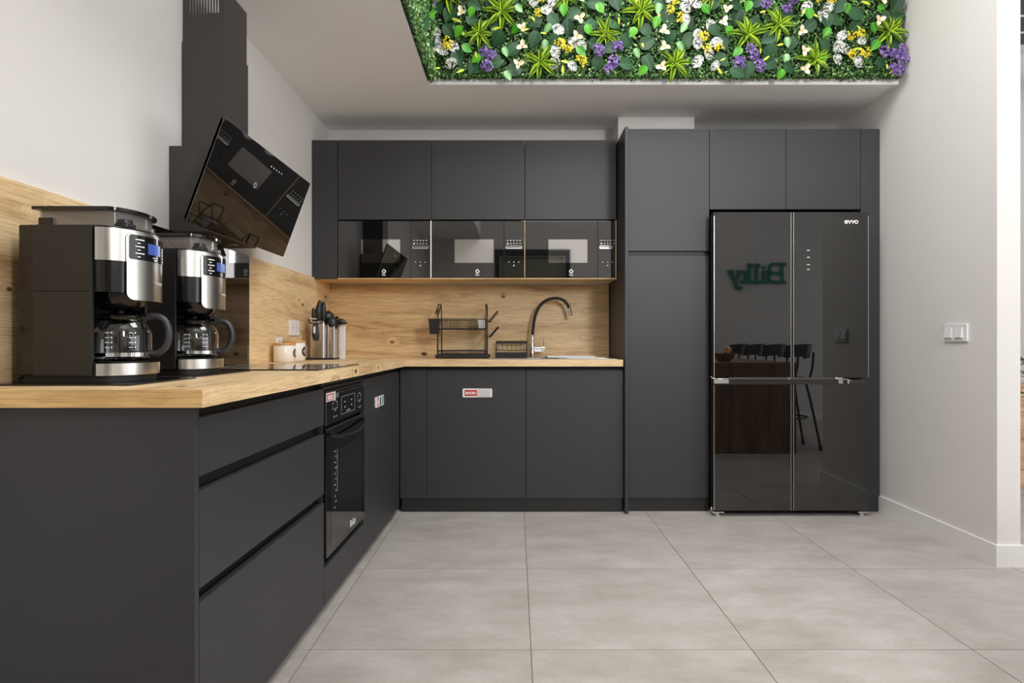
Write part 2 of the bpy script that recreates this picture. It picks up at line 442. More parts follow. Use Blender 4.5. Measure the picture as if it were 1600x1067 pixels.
struct('wall_rear', MB().box(XL, -.30, YR-.1, YR, 0, ROOM_TOP).box(.78, 1.45, YR-.1, YR, 0, ROOM_TOP).box(2.09, XE, YR-.1, YR, 0, ROOM_TOP).box(1.45, 2.09, YR-.1, YR, 0, 1.90).box(1.45, 2.09, YR-.1, YR, 2.94, ROOM_TOP).box(-.30, .78, YR-.1, YR, 2.36, ROOM_TOP), M['wall'])
struct('wall_far', MB().box(XR+.107, XE, YF-.1, YF, 0, ROOM_TOP), M['wall'])
struct('wall_east', MB().box(XE-.1, XE, YR, -.75, 0, ROOM_TOP).box(XE-.1, XE, 3.45, YF-.1, 0, ROOM_TOP).box(XE-.1, XE, -.75, 3.45, 2.55, ROOM_TOP).box(XE-.1, XE, -.75, 3.45, 0, .15), M['wall'])
wn = MB()
for y in (-.75, .65, 2.05, 3.45): wn.box(XE-.08, XE-.02, y-.03, y+.03, .15, 2.55)
for z in (.15, 2.52): wn.box(XE-.08, XE-.02, -.72, 3.42, z, z+.03)
struct('window_1', wn, M['base'])
wn = MB()
for x in (1.452, 2.06): wn.box(x, x+.028, YR-.08, YR-.02, 1.90, 2.94)
for z in (1.902, 2.91): wn.box(1.48, 2.06, YR-.08, YR-.02, z, z+.028)
struct('fill_opening_frame', wn, M['base'])  # frame round the added rear fill light, kept out of the reflections
soff = struct('ceiling', MB().prism([(XL, YR), (XS, YR), (XS, YS), (XR, YS), (XR, YW+.1), (XL, YW+.1)], ZC, ROOM_TOP), M['ceil'], label='low plaster ceiling with a cut-out edge below the green wall')
struct('ceiling_upper', MB().box(XS, XE, YR, YF, ROOM_TOP, ROOM_TOP+.1), M['ceil'])
bb = MB().box(XR-.012, XR, YE, 3.735, 0, .098).box(XR-.012, XR+.107+.012, YE-.012, YE, 0, .098).box(XR+.107, XR+.119, YE, YF-.1, 0, .098)
struct('baseboard_right', bb, M['base'])
struct('baseboard_rear', MB().box(.9, XE-.1, YR, YR+.012, 0, .098, .002).box(XL, -.42, YR, YR+.012, 0, .098, .002), M['base'])
# black framed glass door behind the camera
dr = struct('door_1', MB().box(-.30, -.23, YR-.08, YR+.02, 0, 2.36).box(.71, .78, YR-.08, YR+.02, 0, 2.36).box(-.23, .71, YR-.08, YR+.02, 2.27, 2.36), M['bmetal'])
struct('door_leaf', MB().box(-.225, .705, YR-.07, YR-.06, .01, 2.265), principled('door_panel', srgb(140, 139, 118), .5), dr)
struct('door_handle', MB().tube([(.62, YR-.055, .98), (.62, YR, .98), (.52, YR, .98)], .009, 8), M['bmetal'], dr)
# ceiling lamps: a frame round each light panel
for i, (x, y, z, sx, sy, P, c) in enumerate(LIGHTS):
    k = ['ceiling light panel nearest the green wall', 'ceiling light panel above the camera', 'ceiling light panel above the wooden table', 'ceiling light panel added to brighten the wall by the stairs'][i]
    t = thing('ceiling_light', 'white square '+k, 'ceiling light', (x, y, ROOM_TOP-.055), 'ceiling light panels')
    m = MB()
    for a in (-1, 1):
        m.box(x+a*(sx/2+.02)-.02, x+a*(sx/2+.02)+.02, y-sy/2-.04, y+sy/2+.04, ROOM_TOP-.055, ROOM_TOP, .003)
        m.box(x-sx/2, x+sx/2, y+a*(sy/2+.02)-.02, y+a*(sy/2+.02)+.02, ROOM_TOP-.055, ROOM_TOP, .003)
    build('frame', m, M['white'], t)
    build('diffuser', MB().box(x-sx/2, x+sx/2, y-sy/2, y+sy/2, ROOM_TOP-.04, ROOM_TOP-.01), M['white'], t)

for i, y in enumerate((1.15, .5, -.15)):  # added fill lamps, hung where neither frame nor black glass shows them
    t = thing('fill_globe', 'white glowing globe added as fill light over the wooden table, '+('first', 'second', 'third')[i]+' from the kitchen', 'lamp', (1.78, y, 1.63), 'added fill globes')
    build('globe', MB().ball((1.78, y, 1.72), .09, 20, 12), M['lamp'], t)
    build('cap', MB().cyl((1.78, y, 1.808), (1.78, y, 1.85), .03, n=16), M['bmetal'], t)
    build('cord', MB().cyl((1.78, y, 1.85), (1.78, y, ROOM_TOP), .003, n=6), M['rubber'], t)

# ------------------------------------------------------------------ left base run (turned by 0.6 degrees)
AN = .01086
RUN = Matrix.Translation((-.7253, 1.4, 0)) @ Matrix.Rotation(-AN, 4, 'Z')
def rb(): return MB(RUN)
def rw(v, u, z): return RUN @ Vector((v, u, z))
DEP = -.572
ZT, ZU = .921, .881                                  # worktop top and underside
# drawer unit
t = thing('drawer_cabinet', 'anthracite base cabinet with three wide drawers under the worktop end', 'cabinet', rw(-.28, .45, 0))
build('side_panel', rb().box(DEP, 0, -.005, .013, .0, ZU-.001, .001), M['anth'], t)
build('carcass', rb().box(DEP, -.034, .0135, .907, .04, ZU-.001), M['dark'], t)
build('plinth', rb().box(DEP, -.05, .0135, .907, 0, .04), M['anthd'], t)
for z0, z1 in ((.04, .4276), (.460, .684), (.7176, .852)):
    build('drawer', rb().box(-.020, 0, .0155, .905, z0, z1, .0015), M['anth'], t)
for z0, z1 in ((.4276, .460), (.684, .7176)):
    build('grip_channel', rb().box(-.034, -.030, .0155, .905, z0-.03, z1+.01).box(-.034, -.022, .0155, .905, z0-.012, z0-.009), M['dark'], t)
for z0, z1 in ((.430, .458), (.686, .715), (.857, .872)): build('end_clip', rb().box(-.028, -.006, .895, .905, z0, z1, .002), M['gplas'], t)
# oven
U0, U1 = .910, 1.475
t = thing('oven_cabinet', 'anthracite built-in oven housing with a low front panel by the floor', 'cabinet', rw(-.28, 1.19, 0))
build('side_panel', rb().box(DEP, -.03, U0, U0+.012, .04, ZU-.001), M['dark'], t)
build('side_panel', rb().box(DEP, -.03, U1-.012, U1, .04, ZU-.001), M['dark'], t)
build('shelf', rb().box(DEP, -.03, U0+.0125, U1-.0125, .175, .19), M['dark'], t)
build('front_panel', rb().box(-.02, 0, U0, U1-.002, .04, .182, .0015), M['anth'], t)
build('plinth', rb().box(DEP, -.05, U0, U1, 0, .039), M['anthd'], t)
t = thing('oven', 'black built-in oven with glass door below the hob', 'oven', rw(-.28, 1.19, .191))
build('body', rb().box(-.55, -.022, U0+.014, U1-.014, .191, .862), M['dark'], t)
build('control_panel', rb().box(-.021, .004, U0+.002, U1-.004, .712, .827, .002), M['bglass'], t)
pn = MB(RUN)
for z in (.827, ):
    pn.box(.003, .0052, U0+.002, U1-.004, z-.0012, z)
pn.box(.003, .0052, U0+.002, U0+.0045, .712, .827)
build('steel_edge', pn, M['alu'], t)
v_ = rb()
for z0 in (.831, .847, .863):
    v_.box(-.024+(.006 if z0 < .85 else 0), .0 if z0 < .86 else -.01, U0+.004, U1-.006, z0, z0+.009, .001)
sl_ = []
for z0, f in ((.830, 0), (.845, -.003), (.861, -.012)):
    build('vent_slat', rb().box(-.021, f, U0+.004, U1-.006, z0, z0+.011, .001), M['bplas'], t)
def onrun(m, u, z, du, dz, v=.0042, th=.0006): return m.box(v, v+th, u-du, u+du, z-dz, z+dz)
d = build('display', onrun(onrun(onrun(onrun(rb(), U0+.20, .768, .0012, .036), U0+.40, .768, .0012, .036), U0+.30, .804, .1, .0008), U0+.30, .732, .1, .0008), M['printg'], t)
m = rb()
for du, dz in ((-.05, .012), (.05, .012), (-.05, -.01), (.05, -.01), (0, -.026), (-.02, -.028), (.022, -.028)):
    onrun(m, U0+.30+du, .768+dz, .004, .0022)
build('display_digits', m, M['print'], d)
m = rb()
for cu_ in (U0+.115, U0+.475):
    for k in range(9):
        a = -pi*.2+pi*1.4*k/8
        onrun(m, cu_+.030*cos(a), .778+.020*sin(a), .0035 if k % 2 else .006, .0022)
    onrun(m, cu_-.01, .735, .006, .0035); onrun(m, cu_+.02, .735, .004, .0035); onrun(m, cu_+.004, .762, .005, .006)
build('dial_marks', m, M['printg'], t)
dz0, dz1 = .216, .699
od = build('door', rb().box(-.021, .006, U0+.002, U1-.004, dz0, dz1, .002), M['ovglass'], t)
build('glass_pane', rb().box(.0058, .0068, U0+.06, U1-.06, .24, .60), principled('oven_window_glass', (.012, .011, .012, 1), .02, ior=1.8), od)
for z in (dz1-.003, dz0+.001): build('steel_edge', rb().box(.005, .008, U0+.002, U1-.004, z, z+.002), M['alu'], od)
hp = []
for k in range(25):
    q = k/24; hp.append((.010+.030*sin(pi*q)**.6, U0+.03+.50*q, .676-.028*sin(pi*q)**.7))
m = rb().tube(hp, .0065, 8)
rows = [[p for p in [(a, b, c+.004) for a, b, c in hp]], [(a*.4+.004, b, .690) for a, b, c in hp]]
build('handle', m, M['bgloss'], od)
m = rb()
for k in range(11):
    onrun(m, U0+.105+.012*(k % 2), .600-.022*k, .006 if k % 3 else .009, .0025, v=.0069)
onrun(m, U0+.135, .52, .0015, .085, v=.0069)
build('rack_marks', m, M['printg'], od)
text('logo', 'Balay', .042, M['print'], od, rw(.0068, U0+.36, .238), rw(0, 1, 0)-rw(0, 0, 0), (0, 0, 1), .0004)
# sticker hanging on the oven corner
t = thing('label_tag', 'small red and white magnetic label on the oven control panel corner', 'label', rw(.005, U0+.05, .79))
build('plate', rb().box(.0046, .0066, U0+.002, U0+.115, .801, .834, .0008), M['white'], t)
build('red_field', rb().box(.0066, .0072, U0+.006, U0+.092, .805, .829), M['red'], t)
text('lettering', 'SUCIO', .022, M['print'], t, rw(.0073, U0+.049, .809), rw(0, 1, 0)-rw(0, 0, 0), (0, 0, 1), .0003, .0012)
# corner door unit
t = thing('corner_cabinet', 'anthracite base cabinet door between the oven and the corner', 'cabinet', rw(-.28, 1.9, 0))
build('carcass', rb().box(DEP, -.024, 1.478, 2.31, .04, ZU-.001), M['dark'], t)
build('door', rb().box(-.02, 0, 1.478, 2.305, .04, .852, .0015), M['anth'], t)
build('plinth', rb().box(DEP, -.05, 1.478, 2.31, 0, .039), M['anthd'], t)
# sliding dirty/clean sign on it
def dish_sign(label, P, U, N, o):
    """P: centre, U: right, N: outward"""
    U = Vector(U).normalized(); N = Vector(N).normalized(); Z = Vector((0, 0, 1))
    X = Matrix(((U.x, N.x, 0, P[0]), (U.y, N.y, 0, P[1]), (U.z, N.z, 1, P[2]), (0, 0, 0, 1)))
    t = thing('dishwasher_sign', label, 'sign', P)
    mm = lambda: MB(X)
    build('frame', MB(X).prism(rrect(-.089, .089, -.0265, .0265, .006), 0, .005, 'y'), M['white'], t)
    return t, mm
t, mm = dish_sign('white and red magnet with a dark slot on the corner cabinet door', rw(0, 1.787, .722), RUN.to_3x3() @ Vector((0, 1, 0)), RUN.to_3x3() @ Vector((1, 0, 0)), None)
build('red_field', mm().box(-.050, -.028, .005, .0056, -.022, .022), M['red'], t)
build('lettering', mm().box(-.045, -.033, .0056, .006, -.012, .006), M['print'], t)
build('slot', mm().box(-.012, .022, .005, .0056, -.022, .02), M['gplas'], t)
build('green_field', mm().box(.052, .074, .005, .0056, -.020, .022), M['green'], t)
build('slider', mm().box(-.024, -.012, .005, .007, -.022, .022), M['white'], t)

# worktop: an L of two slabs, the back one cut round the sink
def wt(v, u, z=0):
    p = rw(v, u, z); return (p.x, p.y)
wtop = thing('worktop', 'L-shaped knotty oak worktop with pale square edge over the base cabinets', 'worktop', (-1.0, 2.5, ZU))
A_ = wt(.0353, -.0395); B_ = wt(.0353, 2.30)
build('left_slab', MB().prism([(XL+.003, A_[1]+.001), A_, B_, (B_[0]-.63, YW-.003), (XL+.003, YW-.003)], ZU, ZT), M['oaky'], wtop, smooth=False)
build('edge_band', MB().box(XL+.003, A_[0]-.0005, A_[1]-.0012, A_[1]+.0008, ZU+.0004, ZT-.0004, .0003), M['oakb'], wtop)
yf = B_[1]
SX0, SX1, SY0, SY1 = -.17, .62, 3.80, 4.25
HX0, HX1 = -.13, .28
m = MB().prism([(B_[0]+.001, yf), (HX0, yf), (HX0, YW-.003), (B_[0]-.629, YW-.003)], ZU, ZT)
m.box(HX0, HX1, yf, 3.84, ZU, ZT).box(HX0, HX1, 4.16, YW-.003, ZU, ZT).box(HX1, .643, yf, YW-.003, ZU, ZT)
build('back_slab', m, M['oakx'], wtop, smooth=False)

# ------------------------------------------------------------------ back base run
YB = 3.73
def base_unit(label, x0, x1, name='base_cabinet', gx=.0015, door='door'):
    t = thing(name, label, 'cabinet', ((x0+x1)/2, YB+.28, 0))
    m = MB().box(x0+.001, x0+.017, YB+.022, YW-.03, .083, ZU-.001).box(x1-.017, x1-.001, YB+.022, YW-.03, .083, ZU-.001)
    m.box(x0+.017, x1-.017, YB+.022, YW-.03, .083, .1).box(x0+.017, x1-.017, YW-.05, YW-.03, .1, ZU-.001).box(x0+.017, x1-.017, YB+.022, YB+.04, .80, ZU-.001)
    build('carcass', m, M['dark'], t)
    build(door, MB().box(x0+gx, x1-gx, YB, YB+.020, .083, .856, .0015), M['anth'], t)
    return t
base_unit('narrow anthracite filler cupboard in the inner corner of the base run', -.700, -.537, gx=.001)
base_unit('anthracite integrated dishwasher front left of the sink cabinet', -.537, .0618, 'dishwasher', door='front_panel')
base_unit('anthracite sink cabinet door below the faucet', .0618, .6515)
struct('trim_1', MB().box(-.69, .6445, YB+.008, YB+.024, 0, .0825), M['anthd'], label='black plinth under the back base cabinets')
t, mm = dish_sign('white slide magnet with a red SUCIO field on the dishwasher front', Vector((( 746-CX)*YB/F, YB-.0001, H+(CY-613.8)*YB/F)), (1, 0, 0), (0, -1, 0), None)
build('red_field', mm().box(-.077, -.003, .005, .0056, -.018, .018), M['red'], t)
text('lettering', 'SUCIO', .021, M['print'], t, (((746-CX)*YB/F)-.040, YB-.0059, H+(CY-613.8)*YB/F-.0075), (1, 0, 0), (0, 0, 1), .0003, .0012)
build('slider', mm().box(.000, .080, .005, .0075, -.0235, .0235, .0008), M['wgrey'], t)

# ------------------------------------------------------------------ tall units and fridge surround
YT = 3.74; TT = 2.318
t = thing('tall_cabinet', 'tall anthracite larder cabinet left of the fridge', 'cabinet', (.92, 4.0, 0))
build('side_panel', MB().box(.6525, .6725, 3.69, YW-.002, .0, TT-.004, .001), M['anth'], t)
build('carcass', MB().box(.6735, 1.174, YT+.022, YW-.005, .083, TT), M['dark'], t)
build('upper_door', MB().box(.678, 1.1705, YT, YT+.02, 1.579, TT, .0015), M['anth'], t)
build('lower_door', MB().box(.678, 1.1705, YT, YT+.02, .083, 1.548, .0015), M['anth'], t)
build('grip_channel', MB().box(.6735, 1.1705, YT+.018, YT+.0215, 1.530, 1.60).box(.6735, 1.1705, YT+.006, YT+.0215, 1.549, 1.5515), M['anthd'], t)
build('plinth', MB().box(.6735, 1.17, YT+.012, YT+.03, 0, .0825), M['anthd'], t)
for lab, x0, x1 in (('anthracite top cupboard over the left half of the fridge', 1.172, 1.6365), ('anthracite top cupboard over the right half of the fridge', 1.6365, 2.089)):
    t = thing('top_cabinet', lab, 'cabinet', ((x0+x1)/2, 4.0, 1.831), 'cupboards over the fridge')
    build('carcass', MB().box(x0+.003, x1-.001, YT+.022, YW-.005, 1.833, TT), M['dark'], t)
    build('door', MB().box(x0+.0015, x1-.0015, YT, YT+.02, 1.831, TT, .0015), M['anth'], t)
tag(build('filler_panel', MB().box(2.0905, XR-.001, YT, YT+.02, .0, TT, .0015), M['anth']), 'anthracite filler strip from floor to top between fridge and wall', 'panel')

# fridge
FX0, FX1, FY, FS = 1.164, 2.075, 3.635, 1.627
fr = thing('refrigerator', 'four-door refrigerator with mirror black glass fronts', 'refrigerator', ((FX0+FX1)/2, 3.95, 0))
build('body', MB().box(FX0+.018, FX1-.004, FY+.062, YW-.03, .034, 1.785, .004), M['bmetal'], fr)
def fdoor(name, x0, x1, z0, z1):
    d = build(name, MB().box(x0, x1, FY+.004, FY+.055, z0, z1, .002), M['bmetal'], fr)
    build('glass_panel', MB().box(x0+.002, x1-.002, FY, FY+.004, z0+.001, z1-.001, .0006), M['fridge'], d)
    return d
D = [fdoor('upper_door', FX0, FS-.004, .818, 1.793), fdoor('upper_door', FS+.004, FX1, .818, 1.793),
     fdoor('lower_door', FX0, FS-.004, .034, .780), fdoor('lower_door', FS+.004, FX1, .034, .780)]
for d, x, z0, z1 in ((D[0], FX0+.003, .82, 1.77), (D[0], FS-.007, .82, 1.79), (D[1], FS+.007, .82, 1.79), (D[1], FX1-.001, .82, 1.77), (D[2], FX0+.003, .036, .775), (D[2], FS-.007, .036, .778), (D[3], FS+.007, .036, .778)):
    build('edge_trim', MB().box(x-.0015, x+.0015, FY-.0012, FY+.03, z0, z1), M['alu'], d)
build('seam_strip', MB().box(FS-.004, FS+.004, FY+.045, FY+.06, .034, 1.79), M['rubber'], fr)
hb = MB().box(FX0+.09, FX1-.19, FY-.006, FY+.004, .806, .8185, .002)
build('handle_bar', hb, principled('handle_bar_metal', (.17, .165, .16, 1), .3, metal=1), fr)
build('handle_recess', MB().box(FX0+.001, FX1-.002, FY+.008, FY+.05, .781, .806), principled('fridge_handle_grey', srgb(70, 67, 66), .25, metal=.4), fr)
build('hinge', MB().tube([(FX0-.012, FY+.02, .826), (FX0-.006, FY+.004, .814), (FX0+.01, FY-.003, .811), (FX0+.09, FY-.002, .811)], .0028, 8), M['chrome'], fr)
build('handle_clip', MB().box(FX0+.432, FX0+.452, FY-.0075, FY, .806, .8195, .002), M['chrome'], fr)
m = MB().box(FX1-.195, FX1-.155, FY-.008, FY, .807, .819, .003)
m.tube([(FX1-.16, FY-.003, .811), (FX1-.12, FY, .806), (FX1-.10, FY+.004, .80)], .004, 8).box(FX1-.125, FX1-.113, FY-.002, FY+.004, .783, .803, .001)
build('hinge', m, M['chrome'], fr)
for x0, x1 in ((FX0+.002, FX0+.09), (FX1-.175, FX1-.148)): build('handle_end', MB().box(x0, x1, FY+.002, FY+.008, .783, .805, .001), M['alu'], fr)
for y in (391, 402, 413.5, 421):
    p = px(1263, y, FY); build('indicator', MB().box(p.x-.0085, p.x+.0085, FY-.0007, FY, p.z-.002, p.z+.002), M['print'], D[1])
for x, up in ((1.195, 1), (2.05, -1)):
    build('foot', MB().lathe([(.016, 0), (.016, .010), (.012, .012), (.012, .018)], x, FY+.03, 16).box(x-.03*(1 if up < 0 else .9), x+.035, FY+.012, FY+.055, .018, .026, .002), M['chrome'], fr)
m = MB()
for s_, w_ in (([(1.163, .022), (1.163, .06)], 0), ):
    m.tube([(1.158, FY+.03, .05), (1.16, FY+.02, .03), (1.175, FY+.02, .012)], .004, 8)
build('hinge_bracket', m, M['chrome'], fr)
# logo built from strokes
def stroke_letters(name, polys, wd, depth, mat, parent, o, right, up, scale):
    m = MB(); m.raw = True
    r_, u_ = Vector(right), Vector(up); n_ = r_.cross(u_)
    X = Matrix(((r_.x, u_.x, n_.x, o[0]), (r_.y, u_.y, n_.y, o[1]), (r_.z, u_.z, n_.z, o[2]), (0, 0, 0, 1)))
    for li, pl in enumerate(polys):
        P = [Vector((a[0]*scale, a[1]*scale)) for a in pl]; n = len(P); hw = wd*scale/2
        closed = n > 3 and (P[0]-P[-1]).length < 1e-6
        if closed: P = P[:-1]; n -= 1
        L, Rt = [], []
        for i in range(n):
            d0 = (P[i]-P[i-1]).normalized() if (i or closed) else None
            d1 = (P[(i+1) % n]-P[i]).normalized() if (i < n-1 or closed) else None
            d0 = d0 or d1; d1 = d1 or d0
            nm = Vector((-(d0+d1).y, (d0+d1).x)).normalized(); c = max(.5, nm.dot(Vector((-d1.y, d1.x))))
            e = Vector((0, 0))
            if not closed and i == 0: e = -d1*hw*.8
            if not closed and i == n-1: e = d0*hw*.8
            L.append(P[i]+e+nm*hw/c); Rt.append(P[i]+e-nm*hw/c)
        dp = depth*(1+.06*li)
        vs = []
        for i in range(n):
            for q in (L[i], Rt[i]): vs += [(q.x, q.y, dp), (q.x, q.y, 0)]
        fs = []
        for i in range(n if closed else n-1):
            a, b = 4*i, 4*((i+1) % n)
            fs += [(a, a+2, b+2, b), (a+1, b+1, b+3, a+3), (a, b, b+1, a+1), (a+2, a+3, b+3, b+2)]
        if not closed: fs += [(0, 1, 3, 2), (4*n-4, 4*n-2, 4*n-1, 4*n-3)]
        m.add(vs, fs, X, True)
    return build(name, m, mat, parent) if parent else build(name, m, mat)
def arc(cx, cy, rx, ry, a0, a1, n=10): return [(cx+rx*cos(R(a0+(a1-a0)*k/n)), cy+ry*sin(R(a0+(a1-a0)*k/n))) for k in range(n+1)]
p = px(1319.5, 349.5, FY)
stroke_letters('logo', [arc(.5, .5, .42, .42, 0, 315, 14), [(.08, .5), (.92, .5)], [(1.1, .92), (1.45, .35)], [(1.85, .92), (1.4, .08)], [(2.05, .92), (2.4, .35)], [(2.8, .92), (2.35, .08)], arc(3.4, .5, .42, .42, 0, 360, 16)],
               .26, .0008, M['print'], D[1], (p.x, FY-.0002, p.z), (1, 0, 0), (0, 0, 1), .0205)

# ------------------------------------------------------------------ upper cabinets and microwaves
YU = 3.962; ZB0, ZM, ZTP = 1.432, 1.8105, 2.323
tag(build('filler_panel', MB().box(XL+.003, -1.1455, YU, YU+.02, ZB0, ZTP, .0015), M['anth']), 'anthracite filler strip between the left wall and the upper cabinets', 'panel')
UX = [-1.1426, -.5425, .0575, .645]
for i, lab in enumerate(('left upper cupboard above the microwave nearest the hood', 'middle upper cupboard above the central microwave', 'right upper cupboard beside the tall cabinet')):
    x0, x1 = UX[i], UX[i+1]
    t = thing('upper_cabinet', 'anthracite lift-up '+lab, 'cabinet', ((x0+x1)/2, 4.14, ZM), 'upper cabinets on the back wall')
    build('carcass', MB().box(x0+.001, x1-.001, YU+.022, YW-.002, ZM+.004, ZTP), M['dark'], t)
    build('door', MB().box(x0+.0015, x1-.0015, YU, YU+.02, ZM+.003, ZTP, .0015), M['anth'], t)
# oak niche that carries the microwaves
t = thing('oak_niche', 'thin oak shelf unit holding the three microwaves', 'shelf', (-.25, 4.14, ZB0), )
build('bottom_board', MB().box(XL+.003, .645, YU+.021, YW-.03, ZB0, ZB0+.006).box(-1.1435, .645, YU+.001, YU+.0208, ZB0, ZB0+.006), M['oakx'], t, smooth=False)
for x0, x1 in ((-.5442, -.5408), (.0558, .0592), (.6405, .645)):
    build('divider', MB().box(x0, x1, YU+.001, YW-.06, ZB0+.0065, ZM-.001), M['oakx'], t, smooth=False)
build('back_board', MB().box(-1.13, .64, YW-.05, YW-.03, ZB0+.0065, ZM-.001), M['dark'], t)
build('light_strip', MB().box(-1.283, .643, 4.262, 4.276, ZB0-.006, ZB0-.0005), M['alu'], t)
mws = []
def microwave(x0, x1, xe, label):
    ys = YU+.0015
    xs_ = x0+.467
    t = thing('microwave', label, 'microwave', ((x0+x1)/2, 4.1, ZB0+.0065), 'built-in microwaves in a row')
    z0, z1 = ZB0+.0075, ZM-.006
    build('body', MB().box(x0+.004, x1-.004, ys+.022, YW-.06, z0, z1-.004), M['dark'], t)
    d = build('door', MB().box(x0+.0025, xs_-.0008, ys, ys+.02, z0, z1, .001), M['mwglass'], t)
    wx0, wx1 = x0+.150, x0+.400; wz0, wz1 = H+(CY-410.5)*YU/F, H+(CY-374)*YU/F
    build('window', MB().box(wx0, wx1, ys-.0006, ys, wz0, wz1), M['mwwin'], d)
    lx, lz = x0+.296, H+(CY-424)*YU/F
    lg = MB().lathe([(.0065, ys-.0008), (.0130, ys-.0008), (.0130, ys), (.0065, ys)], 0, 0, 18, closed=True, xf=Matrix(((1, 0, 0, lx), (0, 0, 1, 0), (0, -1, 0, lz), (0, 0, 0, 1))))
    lg.prism([(lx-.006, lz+.010), (lx-.001, lz+.018), (lx+.004, lz+.011)], ys-.0008, ys, 'y')
    build('logo', lg, M['print'], d)
    text('wordmark', 'Balay', .012, M['print'], d, (lx, ys-.0004, lz-.0255), (1, 0, 0), (0, 0, 1), .0003, .0004)
    c = build('control_panel', MB().box(xs_+.0008, xe, ys, ys+.02, z0, z1, .001), M['mwglass'], t)
    if xe < x1-.01: build('side_strip', MB().box(xe+.001, x1-.004, ys+.006, ys+.02, z0, z1), M['rubber'], t)
    cx = x0+.530
    m = MB()
    for k in range(5):
        ox = cx+(k-2)*.020
        zz = H+(CY-375.5)*YU/F; m.box(ox-.0055, ox+.0055, ys-.0007, ys, zz-.0018, zz+.0018)
        zz = H+(CY-380.5)*YU/F; r_ = .0045 if k == 0 else .0030; m.box(ox-r_, ox+r_, ys-.0007, ys, zz-r_, zz+r_)
    zz = H+(CY-409.5)*YU/F
    for k in range(3): m.box(cx+(k-1)*.031-.0035, cx+(k-1)*.031+.0035, ys-.0007, ys, zz-.002, zz+.002)
    m.box(cx-.004, cx+.004, ys-.0007, ys, zz-.026, zz-.018)
    build('button_marks', m, M['print'], c)
    zz = H+(CY-386.3)*YU/F
    xe_ = min(cx+.052, xe-.001)
    build('slider_bar', MB().prism(rrect(cx-.052, xe_, zz-.0095, zz+.0095, .006, 3), ys-.0012, ys, 'y'), M['alu'], c)
    build('slider_groove', MB().prism(rrect(cx-.048, xe_-.004, zz-.001, zz+.0062, .003, 3), ys-.0016, ys-.0011, 'y'), M['gplas'], c)
    return t
microwave(UX[0], UX[1], UX[1]-.003, 'black glass microwave on the left reflecting the hood')
microwave(UX[1], UX[2], UX[2]-.003, 'black glass microwave in the middle of the row of three')
microwave(UX[2]+.0015, UX[3]-.004, .622, 'black glass microwave on the right next to the tall panel')

# ------------------------------------------------------------------ splashbacks
YP = 4.290
tag(build('splashback', MB().box(-1.2915, .644, YP, YW-.001, ZT+.0005, ZB0-.007), M['oakx'], smooth=False), 'knotty oak splashback panel on the back wall behind the sink', 'splashback')
XP = XL+.018
tag(build('splashback', MB().box(XL+.001, XP, 2.992, YP-.001, ZT+.0005, ZB0+.010), M['oaky'], smooth=False), 'knotty oak splashback panel on the left wall behind the canisters', 'splashback')
tag(build('splashback', MB().box(XL+.001, XP, .95, 2.086, ZT+.0005, ZB0+.010), M['oaky'], smooth=False), 'oak splashback panel on the left wall behind the near coffee machine', 'splashback')
tag(build('splashback', MB().box(XL+.001, XP+.002, 2.0875, 2.9905, ZT+.0005, ZB0+.012, .001), M['bglass']), 'black glass splashback panel on the left wall behind the hob', 'splashback')

# hob
t = thing('hob', 'black glass induction hob set into the oak worktop', 'hob', rw(-.28, 1.16, ZT+.0005))
build('glass_plate', rb().box(-.535, -.012, .876, 1.443, ZT+.0005, ZT+.005, .001), M['bglass'], t)
m = rb()
for (v, u, r_) in ((-.40, 1.03, .085), (-.40, 1.29, .10), (-.15, 1.02, .10), (-.15, 1.29, .075)):
    m.tube([(v+r_*cos(2*pi*k/32), u+r_*sin(2*pi*k/32), ZT+.0051) for k in range(32)], .0006, 4, closed=True)
build('cooking_zones', m, M['printg'], t)

# ------------------------------------------------------------------ cooker hood
ho = thing('cooker_hood', 'black wall-mounted cooker hood with slanted mirror glass front', 'hood', (-1.22, 2.55, 1.445))
CX0, CX1, CY0, CY1 = XL+.001, -1.141, 2.42, 2.632
hoodm = principled('hood_dark_metal', srgb(70, 67, 65), .42, metal=.25)
m = MB(); th = .004; zt = 2.425
# upper chimney sleeve with true slots on two sides
def slotted(m, y0, y1, z0, z1):
    n = 11; sw = .0042; x0, x1 = CX0+.004, CX1-.004
    a, b = CX0+.026, CX1-.020; zs0, zs1 = zt-.110, zt-.012
    m.box(x0, x1, y0, y1, z0, zs0); m.box(x0, x1, y0, y1, zs1, z1)
    m.box(x0, a, y0, y1, zs0, zs1); m.box(b, x1, y0, y1, zs0, zs1)
    p = (b-a)/n
    for k in range(n): m.box(a+p*k+p*.58, a+p*(k+1), y0, y1, zs0, zs1)
slotted(m, CY0+.004, CY0+.004+th, 2.19, zt); slotted(m, CY1-.004-th, CY1-.004, 2.19, zt)
m.box(CX1-.004-th, CX1-.004, CY0+.004+th, CY1-.004-th, 2.19, zt)
build('upper_chimney', m, hoodm, ho)
m = MB().box(CX0, CX1, CY0, CY0+th, 1.76, 2.203).box(CX0, CX1, CY1-th, CY1, 1.76, 2.203).box(CX1-th, CX1, CY0+th, CY1-th, 1.76, 2.203)
build('lower_chimney', m, hoodm, ho)
BY0, BY1 = 2.332, 2.757
build('body', MB().prism([(XL+.001, 1.445), (-1.160, 1.445), (-1.155, 1.452), (-1.046, 1.767), (XL+.001, 1.767)], BY0, BY1, 'y'), hoodm, ho)
GX0, GX1, GZ0, GZ1, GY0, GY1 = -1.146, -1.0126, 1.446, 1.807, 2.143, 3.043
dx, dz = GX1-GX0, GZ1-GZ0; L = math.hypot(dx, dz); nx, nz = dz/L, -dx/L
GM = Matrix(((0, dx/L, nx, GX0), (1, 0, 0, GY0), (0, dz/L, nz, GZ0), (0, 0, 0, 1)))     # x: along Y, y: up the slope, z: out
